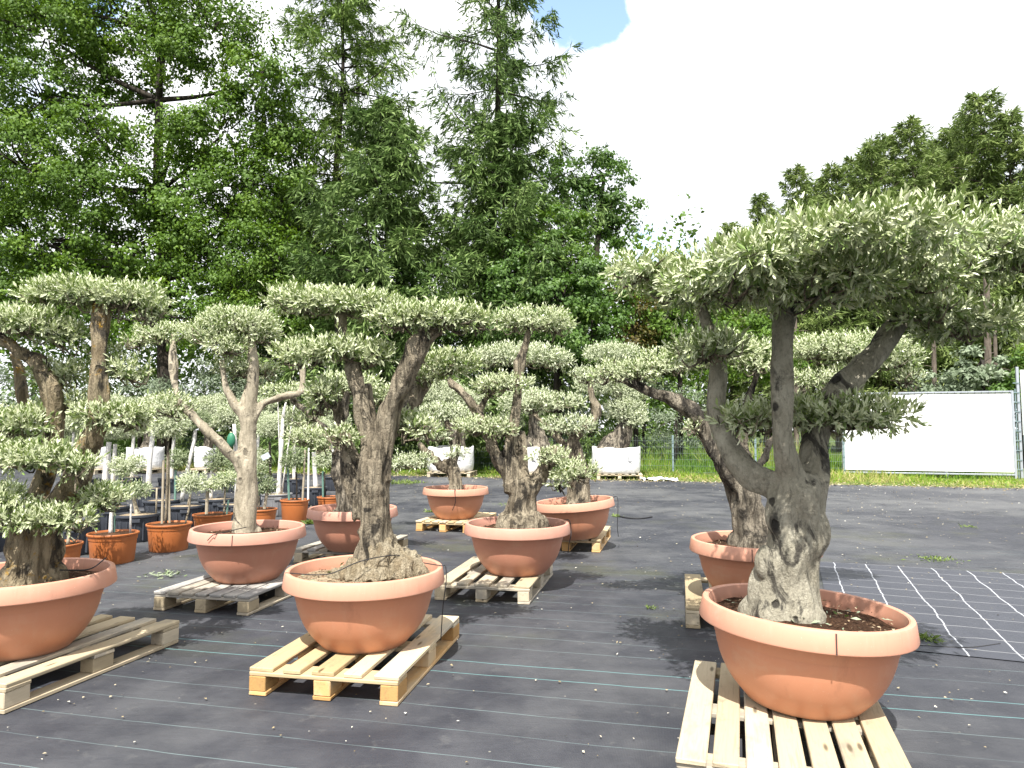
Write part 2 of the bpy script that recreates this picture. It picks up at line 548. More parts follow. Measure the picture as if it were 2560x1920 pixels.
M['wood_new'] = wood('new pallet wood', (.48, .36, .21), (.70, .58, .39), (.40, .36, .28), .15, 1)
M['wood_worn'] = wood('worn pallet wood', (.42, .35, .24), (.63, .55, .41), (.27, .25, .215), .34, 2)
M['wood_grey'] = wood('weathered grey pallet wood', (.38, .36, .33), (.60, .57, .52), (.22, .215, .205), .40, 3)
M['wood_block'] = wood('pallet block wood', (.50, .28, .105), (.68, .44, .20), (.52, .40, .25), .3, 4)
M['wood_block_grey'] = wood('weathered block wood', (.46, .39, .28), (.64, .56, .43), (.32, .29, .24), .3, 5)


def soilmat(name, lo, hi):
    m, t = mat(name)
    n = t.noise(objco(t), 22, 6, .7)
    n2 = t.noise(objco(t), 90, 4, .7)
    n3 = t.noise(objco(t), 4, 3, .6)
    c = t.mix(t.step(n2, .3, .75), lo, hi)
    c = t.mix(t.math('MULTIPLY', t.step(n3, .5, .7), .6), c, tuple(min(1, x * 1.5) for x in hi))
    finish(t, c, .95, t.math('ADD', n, n2), 1.0, .02, .1)
    return m


M['soil'] = soilmat('brown potting soil', (.025, .013, .008), (.11, .06, .035))
M['soil_pale'] = soilmat('pale dry soil', (.20, .145, .09), (.48, .39, .27))

# black woven ground fabric with its green marking lines
ROW = math.atan(0.235)


def fabric(name, patch=False):
    m, t = mat(name)
    co = objco(t)
    vr = t.mapping(co, rot=(0, 0, ROW))
    wob = t.math('MULTIPLY', t.math('SUBTRACT', t.noise(co, .9, 3), .5), .07)
    sep = t.n('ShaderNodeSeparateXYZ', {0: vr})
    vv = t.math('ADD', sep.outputs[1], wob)
    n_big = t.noise(co, .35, 5, .6)
    n_mid = t.noise(co, 2.2, 6, .65)
    n_fine = t.noise(co, 42, 4, .7)
    c = t.mix(t.step(n_mid, .3, .7), (.032, .034, .043), (.052, .054, .064))
    # dust: more of it towards the back of the yard and in patches
    y = t.n('ShaderNodeSeparateXYZ', {0: co}).outputs[1]
    far = t.step(y, 5.0, 13.0)
    dust = t.math('MULTIPLY', t.step(t.math('ADD', n_big, t.math('MULTIPLY', n_mid, .5)), .62, .95), t.math('ADD', .34, t.math('MULTIPLY', far, .45)), clamp=True)
    c = t.mix(dust, c, (.118, .12, .122))
    moss = t.math('MULTIPLY', t.math('MULTIPLY', t.step(t.noise(co, .8, 5, .65), .50, .68), t.step(y, 3.6, 6.0)), .55)
    moss = t.math('MULTIPLY', moss, t.math('SUBTRACT', 1.0, t.step(y, 8.5, 13.0)))
    c = t.mix(moss, c, (.07, .074, .042))
    # marking lines every 25 cm, a brighter pair at the overlap of two widths
    def line(period, phase, half):
        u = t.math('FRACT', t.math('ADD', t.math('DIVIDE', vv, period), phase))
        dd = t.math('MULTIPLY', t.math('ABSOLUTE', t.math('SUBTRACT', u, .5)), period)
        return t.math('SUBTRACT', 1.0, t.step(dd, half * .5, half))
    faint = t.math('MULTIPLY', line(.25, .62, .0038), t.math('ADD', .16, t.math('MULTIPLY', t.step(t.noise(co, 1.3, 3), .35, .6), .30)))
    faint = t.math('MULTIPLY', faint, t.step(t.math('ABSOLUTE', t.math('SUBTRACT', vv, 4.09)), .15, .17))
    p1 = line(5.1, .5 - 4.17 / 5.1 * 1.0, .0052)
    p2 = line(5.1, .5 - 3.97 / 5.1 * 1.0, .0052)
    nearfade = t.math('SUBTRACT', 1.0, t.step(y, 6.0, 9.5))
    pair = t.math('MULTIPLY', t.math('MAXIMUM', p1, p2), .55)
    c = t.mix(t.math('MULTIPLY', faint, nearfade), c, (.22, .31, .31))
    c = t.mix(t.math('MULTIPLY', pair, nearfade), c, (.17, .38, .38))
    stains = t.step(t.noise(co, 7.5, 5, .6), .60, .68)
    c = t.mix(t.math('MULTIPLY', stains, .18), c, (.14, .14, .135))
    spk = t.n('ShaderNodeTexVoronoi', {'Vector': co, 'Scale': 9.0, 'Randomness': 1.0})
    sp = t.math('MULTIPLY', t.math('SUBTRACT', 1.0, t.step(spk.outputs[0], .03, .07)), t.step(t.noise(co, 3, 2), .5, .62))
    c = t.mix(t.math('MULTIPLY', sp, .7), c, (.38, .36, .30))
    wr = t.noise(t.mapping(co, (1, 2.2, 1), rot=(0, 0, ROW)), 1.6, 5, .55)
    h = t.math('ADD', t.math('MULTIPLY', wr, .9), t.math('MULTIPLY', n_fine, .12))
    wv = t.math('ADD', t.n('ShaderNodeTexWave', {'Vector': vr, 'Scale': 46.0}).outputs[1], t.n('ShaderNodeTexWave', {'Vector': vr, 'Scale': 46.0}, bands_direction='Y').outputs[1])
    h = t.math('ADD', h, t.math('MULTIPLY', wv, .035))
    fold = t.noise(t.mapping(co, (.5, 3.2, 1), rot=(0, 0, ROW + .25)), 1.1, 6, .6, .8)
    h = t.math('ADD', h, t.math('MULTIPLY', fold, .8))
    finish(t, c, t.math('ADD', .44, t.math('MULTIPLY', n_mid, .3)), h, .5, .04, .26)
    return m


M['fabric'] = fabric('black ground fabric')


def patchmat():
    m, t = mat('gridded ground fabric')
    co = objco(t)
    s = t.n('ShaderNodeSeparateXYZ', {0: co})
    def line(ax, period, half, wamp, soft):
        wv = t.math('MULTIPLY', t.math('SUBTRACT', t.noise(co, 3.0, 3), .5), wamp)
        q = t.math('ADD', s.outputs[ax], wv)
        u = t.math('FRACT', t.math('DIVIDE', q, period))
        dd = t.math('MULTIPLY', t.math('ABSOLUTE', t.math('SUBTRACT', u, .5)), period)
        return t.math('SUBTRACT', 1.0, t.step(dd, half * .6, half))
    a = line(0, .30, .0062, .06, 0)
    b = line(1, .29, .0058, .09, 0)
    n = t.noise(co, 3, 5, .6)
    c = t.mix(n, (.040, .043, .056), (.066, .07, .086))
    c = t.mix(t.math('MULTIPLY', a, .62), c, (.60, .62, .66))
    c = t.mix(t.math('MULTIPLY', b, .36), c, (.55, .55, .55))
    spk = t.n('ShaderNodeTexVoronoi', {'Vector': co, 'Scale': 7.0})
    sp = t.math('MULTIPLY', t.math('SUBTRACT', 1.0, t.step(spk.outputs[0], .03, .075)), .8)
    c = t.mix(sp, c, (.32, .26, .16))
    finish(t, c, .5, t.noise(co, 2.5, 5), .4, .03, .3)
    return m


M['patch'] = patchmat()


def groundmat(name, a, b, c3):
    m, t = mat(name)
    co = objco(t)
    n = t.noise(co, .5, 6, .65)
    n2 = t.noise(co, 9, 5, .7)
    c = t.mix(t.step(n2, .3, .7), a, b)
    c = t.mix(t.math('MULTIPLY', t.step(n, .45, .7), .7), c, c3)
    finish(t, c, .95, n2, .8, .03, .1)
    return m


M['earth'] = groundmat('meadow ground', (.035, .055, .015), (.07, .11, .025), (.10, .09, .04))
M['verge'] = groundmat('verge ground', (.06, .10, .02), (.13, .16, .05), (.22, .17, .11))


def clothmat():
    m, t = mat('white woven bag')
    co = objco(t)
    n = t.noise(co, 3.5, 5, .6, .6)
    n2 = t.noise(co, 9, 3, .6)
    c = t.mix(n, (.62, .63, .66), (.80, .80, .80))
    h = t.math('ADD', n, t.math('MULTIPLY', n2, .35))
    finish(t, c, .6, h, .6, .06, .3)
    return m


M['bagcloth'] = clothmat()
M['sheet'] = plain('white privacy sheet', (.80, .80, .80), .55, .03, 2.0)
M['steel'] = plain('galvanised steel', (.42, .45, .50), .45, .12, 9, .5, .55)
M['steel_grn'] = plain('grey green fence steel', (.20, .27, .29), .45, .12, 9, .5, .2)
M['wire'] = plain('fence wire', (.20, .25, .25), .5, .12, 9, .5, .2)
M['plastic'] = plain('crumpled plastic', (.70, .71, .73), .35, .1, 6)
M['greenbag'] = plain('green watering bag', (.03, .16, .09), .5, .2, 8)

# ------------------------------------------------------------------ setting: ground, fabric, verge
def sheet(name, corners, z, m, nx=2, ny=2):
    c = [np.array(p, float) for p in corners]
    V, Q = [], []
    for j in range(ny + 1):
        for i in range(nx + 1):
            u, v = i / nx, j / ny
            p = (c[0] * (1 - u) + c[1] * u) * (1 - v) + (c[3] * (1 - u) + c[2] * u) * v
            V.append((p[0], p[1], z))
    for j in range(ny):
        for i in range(nx):
            a = j * (nx + 1) + i
            Q.append((a, a + 1, a + nx + 2, a + nx + 1))
    o = mesh_quads(name, np.array(V), np.array(Q), m)
    o['kind'] = 'structure'
    return o


sheet('ground', [(-600, -200), (600, -200), (600, 900), (-600, 900)], -0.012, M['earth'])
EDGE = lambda x: 20.6 - .30 * x                       # back edge of the yard
FEN = lambda x: 24.3 - .30 * x                        # line of the fence
sheet('grass_verge', [(-40, EDGE(-40) - .4), (28, EDGE(28) - .4), (28, FEN(28) + 7), (-40, FEN(-40) + 7)], -0.006, M['verge'])
rag = []
sheet('yard_fabric', [(-30, -8), (24, -8), (24, EDGE(24)), (-30, EDGE(-30))], 0.0, M['fabric'])
po = np.array((2.13, 4.72))
pa = math.radians(-21.7)
px_ = np.array((math.cos(pa), math.sin(pa)))
py_ = np.array((-math.sin(pa), math.cos(pa)))
me_v, me_q = [], []
PW, PL = 6.0, 3.05
nx, ny = 40, 20
for j in range(ny + 1):
    for i in range(nx + 1):
        x, y = PW * i / nx, PL * j / ny
        zz = .005 + .004 * (vnoise(np.array((x * 1.7, y * 1.7, 3.0))) + 1) * .5
        ed = 0.0
        if j in (0, ny):
            ed = .03 * vnoise(np.array((x * 2.3, j * 7.1, 1.0)))
        me_v.append((x, y + ed, float(zz)))
for j in range(ny):
    for i in range(nx):
        a = j * (nx + 1) + i
        me_q.append((a, a + 1, a + nx + 2, a + nx + 1))
pt = mesh_quads('fabric_patch', np.array(me_v), np.array(me_q), M['patch'], smooth=True)
pt.location = (po[0], po[1], 0.0)
pt.rotation_euler = (0, 0, pa)
pt['kind'] = 'structure'


# ------------------------------------------------------------------ leaves
def leaf_mesh(name, P, D, N, L, W, tint, m, parent=None, hi=False, kind=None, curl=0.08, fold=.25):
    """P base, D direction, N upper normal; arrays of n leaves"""
    n = len(P)
    S = nrm(np.cross(D, N))
    N = nrm(np.cross(S, D))
    L = np.broadcast_to(L, (n,))[:, None]
    W = np.broadcast_to(W, (n,))[:, None]
    if hi:
        lift = N * W * fold
        k1 = P + D * L * .30 - N * L * curl * .2
        k2 = P + D * L * .70 - N * L * curl * .5
        tip = P + D * L - N * L * curl
        V = np.stack((P, k1 + S * W * .46 + lift * .6, k2 + S * W * .42 + lift * .6, tip, k2 - S * W * .42 + lift * .6, k1 - S * W * .46 + lift * .6), 1).reshape(-1, 3)
        b = (np.arange(n) * 6)[:, None]
        Q = np.stack((b + np.array((0, 1, 2, 3)), b + np.array((0, 3, 4, 5))), 1).reshape(-1, 4)
        T = np.repeat(tint, 2)
    else:
        k = P + D * L * .48
        V = np.stack((P, k + S * W * .5 + N * W * .12, P + D * L - N * L * curl, k - S * W * .5 + N * W * .12), 1).reshape(-1, 3)
        b = (np.arange(n) * 4)[:, None]
        Q = b + np.array((0, 1, 2, 3))
        T = tint
    Q = Q[:, ::-1]
    return mesh_quads(name, to_local(parent, V), Q, m, parent, T, False, kind)


def olive_pad(rng, ells, parent, m, leafL=.048, dens=430, k=9, hi=True, name='crown', droop=0.0, spread=1.0, up=.75):
    """a clipped cloud of olive shoots over a few flattened ellipsoids: [(centre, (rx,ry,rz))]"""
    PP, DD, NN, TT, LL = [], [], [], [], []
    for (c, r) in ells:
        c, r = np.array(c, float), np.array(r, float)
        sh = min(leafL, .06)
        c = c - np.array((0, 0, .45 * sh))
        r = np.maximum(r - np.array((.6, .6, 1.35)) * sh, r * np.array((.6, .6, .45)))
        a_, b_, c_ = r
        A = 4 * math.pi * (((a_ * b_) ** 1.6 + (a_ * c_) ** 1.6 + (b_ * c_) ** 1.6) / 3) ** (1 / 1.6)
        ns = max(12, int(A * dens * 2.1))
        u = nrm(rng.normal(size=(ns, 3)))
        keep = (u[:, 2] > -.2) | (rng.random(ns) < .5)
        u = u[keep]
        ns = len(u)
        sd_ = rng.random(3) * 50
        lump = 1 + .16 * vnoise(u * 2.3 + sd_) + .10 * vnoise(u * 5.1 + sd_)
        rad = .70 + .30 * rng.random(ns) ** .6
        s = u * r * (lump * rad)[:, None]
        hz = np.abs(u[:, 2]) ** .72 * r[2] * (.92 + .12 * vnoise(u * 4.1 + sd_)) * np.minimum(1, .55 + rad * .45)
        s[:, 2] = np.where(u[:, 2] < 0, -hz * .55, hz)
        p = c + s
        n_ = nrm(u / r)
        d = nrm(n_ * .95 + np.array((0, 0, up)) + rng.normal(size=(ns, 3)) * .34)
        ln = rng.uniform(.04, .095, ns) * (leafL / .055)
        long_ = rng.random(ns) < .03
        ln = np.where(long_ & (u[:, 2] > 0), ln * 1.9, ln)
        # leaves along each shoot
        t = (np.arange(k) + .6) / k
        e1 = nrm(np.cross(d, rng.normal(size=(ns, 3))))
        e2 = np.cross(d, e1)
        phi = np.arange(k) * 2.0 + rng.random((ns, 1)) * 6.3 + (np.arange(k) % 2) * 1.14
        side = np.cos(phi)[..., None] * e1[:, None] + np.sin(phi)[..., None] * e2[:, None]
        ld = nrm(d[:, None] * (.75 + .8 * t)[None, :, None] + side * .62 * spread + rng.normal(size=(ns, k, 3)) * .14 + np.array((0, 0, -droop)))
        lp = p[:, None] + d[:, None] * (ln[:, None] * t)[..., None]
        tone = np.clip(rng.normal(.40, .17, (ns, 1)) + rng.normal(0, .17, (ns, k)) + t * .16, 0, 1)
        PP.append(lp.reshape(-1, 3)); DD.append(ld.reshape(-1, 3)); NN.append(np.repeat(d, k, 0)); TT.append(tone.ravel())
        LL.append((leafL * .84 * rng.uniform(.5, 1.25, ns * k) * (1 - .25 * np.tile(t, ns))))
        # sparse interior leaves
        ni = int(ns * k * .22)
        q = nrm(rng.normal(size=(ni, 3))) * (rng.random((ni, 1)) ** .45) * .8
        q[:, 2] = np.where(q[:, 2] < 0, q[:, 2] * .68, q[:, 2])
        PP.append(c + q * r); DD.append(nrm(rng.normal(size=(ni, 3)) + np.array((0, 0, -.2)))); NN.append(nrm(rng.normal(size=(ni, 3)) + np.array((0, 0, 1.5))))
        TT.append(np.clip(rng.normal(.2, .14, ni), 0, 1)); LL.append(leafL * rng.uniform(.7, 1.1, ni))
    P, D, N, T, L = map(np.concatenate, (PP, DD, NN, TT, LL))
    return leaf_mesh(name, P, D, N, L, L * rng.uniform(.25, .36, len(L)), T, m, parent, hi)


def twigs(rng, ells, parent, m, n=14, r0=.007):
    b = MB()
    for (c, r) in ells:
        c, r = np.array(c), np.array(r)
        hub = c + np.array((0, 0, -.55 * r[2]))
        for _ in range(n):
            u = nrm(rng.normal(size=3))
            u[2] = u[2] * .5 + .05
            e = c + u * r * np.array((.88, .88, .7))
            mid = (hub + e) / 2 + rng.normal(size=3) * .03 + np.array((0, 0, -.03))
            b.tube([hub, mid, e], [r0, r0 * .7, r0 * .35], 4, 3, closed=False)
    b.v = [tuple(p) for p in to_local(parent, np.array(b.v))]
    return b.build('twigs', m, parent, True, 'stuff')


def woody(name, limbs, parent, m, blobs=(), voxel=.012, amp=.012, seed=1.0, freq=9.0, n=12):
    """limbs: list of (points world, radii) fused into one gnarled body"""
    b = MB()
    for (pts, rad) in limbs:
        b.tube(pts, rad, n, 5, wob=.10)
    for (c, r) in blobs:
        b.ball(c, r, 8)
    b.v = [tuple(p) for p in to_local(parent, np.array(b.v))]
    o = b.build(name, m, parent, True)
    md = o.modifiers.new('fuse', 'REMESH')
    md.mode = 'VOXEL'
    md.voxel_size = voxel
    dg = bpy.context.evaluated_depsgraph_get()
    me = bpy.data.meshes.new_from_object(o.evaluated_get(dg))
    o.modifiers.clear()
    old = o.data
    o.data = me
    bpy.data.meshes.remove(old)
    nv = len(me.vertices)
    co = np.empty(nv * 3, np.float32)
    no = np.empty(nv * 3, np.float32)
    me.vertices.foreach_get('co', co)
    me.vertex_normals.foreach_get('vector', no)
    co, no = co.reshape(-1, 3).astype(float), no.reshape(-1, 3).astype(float)
    q = co * np.array((1, 1, .38)) * freq + seed * 3.7
    dsp = amp * (fbm(q, 3) * .8) - amp * .9 * np.maximum(0, fbm(co * np.array((1, 1, .22)) * freq * 1.7 + seed, 2) - .25)
    kn = vnoise(co * freq * .8 + seed * 11)
    dsp += amp * 1.8 * np.maximum(0, kn - .5) * 2
    fl = fbm(co * np.array((1, 1, .10)) * freq * 1.15 + seed * 5.1, 2)
    dsp += amp * 1.3 * (np.abs(fl) * -1.6 + .45)
    co += no * dsp[:, None]
    me.vertices.foreach_set('co', co.astype(np.float32).ravel())
    me.update()
    me.polygons.foreach_set('use_smooth', [True] * len(me.polygons))
    if not me.materials:
        me.materials.append(m)
    me.name = name
    return o


# ------------------------------------------------------------------ pots, pallets
POT = [(.0, .004), (.235, .0), (.25, .004), (.262, .018), (.292, .05), (.316, .078), (.338, .11), (.358, .147), (.374, .185), (.388, .23), (.398, .28),
       (.4035, .322), (.409, .325), (.411, .331), (.409, .337), (.404, .342), (.404, .352), (.424, .352), (.415, .335), (.40, .28)]
RIM = [(.455, .3435), (.467, .3425), (.472, .346), (.4735, .352), (.4615, .424), (.4575, .4325), (.450, .436), (.438, .4355), (.431, .431), (.426, .40), (.422, .366), (.424, .350)]



def big_pot(parent, sc_=1.0, style='orange', seam=None, tilt=(0, 0), sticker=None, pale=False, rng=RNG, z0=.145):
    b = MB()
    b.lathe(POT, 72)
    mp = M['pot_orange'] if style == 'orange' else M['pot_brown']
    mr = M['rim_orange'] if style == 'orange' else M['rim_brown']
    pot = b.build('pot', mp, parent, auto=40)
    pot.location = (0, 0, z0)
    pot.scale = (sc_,) * 3
    pot.rotation_euler = (tilt[0], tilt[1], 0)
    b = MB()
    b.lathe(RIM, 72, closed_loop=True)
    b.build('rim', mr, pot, auto=30)
    for a in ([] if seam is None else [seam]):
        b = MB()
        R = Matrix.Rotation(a, 3, 'Z')
        b.box(R @ Vector((.4625, 0, .386)), (.018, .0055, .083), 0, R @ Matrix.Rotation(-.16, 3, 'Y'))
        b.build('seam', M['seam'], pot)
    for a, z, wd, ht in ([] if sticker is None else [sticker]):
        V, Q = [], []
        rr = np.interp(z, [q[1] for q in POT[2:11]], [q[0] for q in POT[2:11]])
        for i in range(5):
            th = a + (i / 4 - .5) * wd / rr
            for zz in (z - ht / 2, z + ht / 2):
                r_ = np.interp(zz, [q[1] for q in POT[2:11]], [q[0] for q in POT[2:11]]) + .003
                V.append((r_ * math.cos(th), r_ * math.sin(th), zz))
        Q = [(2 * i, 2 * i + 2, 2 * i + 3, 2 * i + 1) for i in range(4)]
        b = MB(); b.add(V, Q)
        b.build('sticker', M['sticker'], pot)
    # soil surface
    n, mr_ = 48, 14
    V, Q = [(0, 0, .385)], []
    for i in range(1, mr_ + 1):
        for j in range(n):
            a = 2 * math.pi * j / n
            r = .423 * i / mr_
            z = .375 - .012 * (i / mr_) + .012 * float(vnoise(np.array((r * math.cos(a) * 14, r * math.sin(a) * 14, sc_ * 7 + parent.location.x * 3)))) + .02 * (1 - (i / mr_) ** 2)
            V.append((r * math.cos(a), r * math.sin(a), z))
    Fc = [(0, 1 + j, 1 + (j + 1) % n) for j in range(n)]
    for i in range(mr_ - 1):
        for j in range(n):
            k = (j + 1) % n
            Fc.append((1 + i * n + j, 1 + (i + 1) * n + j, 1 + (i + 1) * n + k, 1 + i * n + k))
    b = MB(); b.add(V, Fc)
    soil = b.build('soil', M['soil_pale'] if pale else M['soil'], parent, True)
    soil.location = (0, 0, z0)
    soil.scale = (sc_,) * 3
    soil.rotation_euler = (tilt[0], tilt[1], 0)
    return pot


def chips(parent, rng, n, m, zc, rad, size=(.008, .028), name='bark_chips'):
    a, r = rng.random(n) * 6.283, rad * np.sqrt(rng.random(n)) * .96
    P = np.stack((r * np.cos(a), r * np.sin(a), np.full(n, zc) + .02 * (1 - (r / rad) ** 2) + rng.uniform(.002, .016, n)), 1) + np.array(parent.location)
    D = nrm(rng.normal(size=(n, 3)) * np.array((1, 1, .25)))
    N = nrm(rng.normal(size=(n, 3)) * .45 + np.array((0, 0, 1)))
    L = rng.uniform(*size, n)
    return leaf_mesh(name, P, D, N, L, L * rng.uniform(.2, .45, n), rng.random(n), m, parent, False, 'stuff')


def board(name, parent, c, d, m, axis, bev=.004):
    """a board with its grain along local X"""
    b = MB()
    L = d[axis]
    b.box((0, 0, 0), (L, d[1 - axis] if axis < 2 else d[0], d[2]), bev, jit=.0012)
    o = b.build(name, m, parent)
    o.location = c
    o.rotation_euler = (0, 0, (math.pi / 2 if axis == 1 else 0) + random.uniform(-.006, .006))
    return o


def pallet(label, FL, FR, L=1.2, tops=5, style='new', group='pallets under the potted trees', detail=True, wide=None, tw=None):
    """FL, FR: front corners on the ground; the boards run L metres back"""
    FL, FR = np.array(FL[:2]), np.array(FR[:2])
    e = FR - FL
    W = float(np.linalg.norm(e)) if wide is None else wide
    rz = math.atan2(e[1], e[0])
    ex = np.array((math.cos(rz), math.sin(rz)))
    ey = np.array((-ex[1], ex[0]))
    c = FL + ex * W / 2 + ey * L / 2
    p = empty('pallet', (c[0], c[1], 0.002), rz, label, 'pallet', group)
    mb = {'new': M['wood_new'], 'worn': M['wood_worn'], 'grey': M['wood_grey']}[style]
    mk = {'new': M['wood_block'], 'worn': M['wood_block_grey'], 'grey': M['wood_block_grey']}[style]
    bw = .10 if W > .7 else .08
    for i in range(3):                       # bottom boards, blocks
        x = (-W / 2 + bw / 2, 0, W / 2 - bw / 2)[i]
        board('bottom_board', p, (x, 0, .011), (bw, L, .022), mk, 1)
        for y in (-L / 2 + .0725, 0, L / 2 - .0725):
            b = MB()
            b.box((0, 0, 0), (.145, bw - .006, .078), .004, jit=.001)
            o = b.build('block', mk, p)
            o.location = (x + random.uniform(-.003, .003), y, .0615)
            o.rotation_euler = (0, 0, math.pi / 2)
    for y in (-L / 2 + .0725, 0, L / 2 - .0725):
        board('stringer_board', p, (0, y, .1118), (W, .145 if tops == 5 else .12, .022), mb, 0)
    wds = tw or ([.135, .10, .125, .10, .135] if tops == 5 else [.095] * tops)
    wds = [w_ * min(1.0, W / .8) for w_ in wds]
    gap = (W - sum(wds)) / (tops - 1)
    x = -W / 2
    for i, wd in enumerate(wds):
        board('top_board', p, (x + wd / 2, random.uniform(-.004, .004), .1340), (wd, L - random.uniform(0, .012), .022), mb, 1)
        x += wd + gap
    return p


# ------------------------------------------------------------------ background wood
def broadleaf(name, label, cat, Y, trunk, lobes, m, parent_group=None, leaf=.13, per=110, dens=1.0, bark_m=None, seed=1, limb_r=.09, clump_r=.55, mats=None, flat=.6, aspect=.62):
    """lobes in photo pixels: (px, py, dy, rx, rz)"""
    rng = np.random.default_rng(seed)
    base = at(trunk[0][0], trunk[0][1], Y)
    base[2] = 0
    root = empty(name, base, 0, label, cat, parent_group)
    k = Y / F
    tp = [at(q[0], q[1], Y) for q in trunk]
    tp[0] = base.copy()
    tr = [q[2] * k for q in trunk]
    b = MB()
    b.tube(tp, tr, 9, 4, wob=.06)
    PP, TT, NN, PI = [], [], [], []
    for (px, py, dy, rx, rz) in lobes:
        c = at(px, py, Y + dy)
        r = np.array((rx * k, min(rx * k * .9, 3.4), rz * k))
        st = tp[min(len(tp) - 1, max(1, int(np.argmin([abs(q[2] - (c[2] - r[2])) for q in tp]))))]
        mid = (st + c) / 2 + np.array((0, 0, -.05 * np.linalg.norm(c - st)))
        b.tube([st, mid, c], [limb_r * 1.1, limb_r * .7, limb_r * .3], 6, 4)
        ncl = max(6, int(dens * 6.5 * (r[0] * r[1] + r[0] * r[2] + r[1] * r[2]) / 3 / (clump_r ** 2) * .55))
        u = nrm(rng.normal(size=(ncl, 3)))
        lump = 1 + .22 * vnoise(u * 2.1 + rng.random(3) * 30)
        rad = .45 + .6 * rng.random(ncl) ** .5
        cc = c + u * r * (lump * rad)[:, None]
        for j in range(0, ncl, 3):
            b.tube([c + (cc[j] - c) * .15, (c + cc[j]) / 2 + rng.normal(size=3) * .15, cc[j]], [limb_r * .32, limb_r * .2, .012], 4, 2, closed=False)
        cr = clump_r * rng.uniform(.6, 1.25, ncl)
        v = rng.normal(size=(ncl, per, 3)) * .47
        v[..., 2] *= flat
        p = cc[:, None] + v * cr[:, None, None]
        ctone = rng.normal(.45, .16, (ncl, 1))
        ni = int(dens * 34 * r[0] * r[2] / (leaf / .14) ** 2 * .35)
        pi_ = c + nrm(rng.normal(size=(ni, 3))) * (rng.random((ni, 1)) ** .5) * r * np.array((.85, .6, .85))
        PI.append(pi_)
        PP.append(p.reshape(-1, 3))
        TT.append(np.clip(ctone + rng.normal(0, .13, (ncl, per)), 0, 1).ravel())
        nn = nrm(v * .7 + u[:, None] * .8 + rng.normal(size=(ncl, per, 3)) * .7 + np.array((0, 0, .55)))
        NN.append(nn.reshape(-1, 3))
    b.v = [tuple(p) for p in to_local(root, np.array(b.v))]
    b.build('trunk', bark_m or M['bark_wood'], root, True)
    P, N, T = map(np.concatenate, (PP, NN, TT))
    low = P[:, 2] > .05
    P, N, T = P[low], N[low], T[low]
    n = len(P)
    D = nrm(np.cross(N, rng.normal(size=(n, 3))) + np.array((0, 0, -.35)))
    L = leaf * rng.uniform(.65, 1.3, n)
    pin = np.concatenate(PI)
    pin = pin[pin[:, 2] > .3]
    k2 = len(pin)
    P = np.concatenate((P, pin)); D = np.concatenate((D, nrm(rng.normal(size=(k2, 3)) + np.array((0, 0, -.6)))))
    N = np.concatenate((N, nrm(rng.normal(size=(k2, 3)) + np.array((0, -1.0, .3)))))
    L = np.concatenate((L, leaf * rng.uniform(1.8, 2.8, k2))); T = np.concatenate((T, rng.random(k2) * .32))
    leaf_mesh('crown', P, D, N, L, L * aspect, T, m, root, False)
    return root


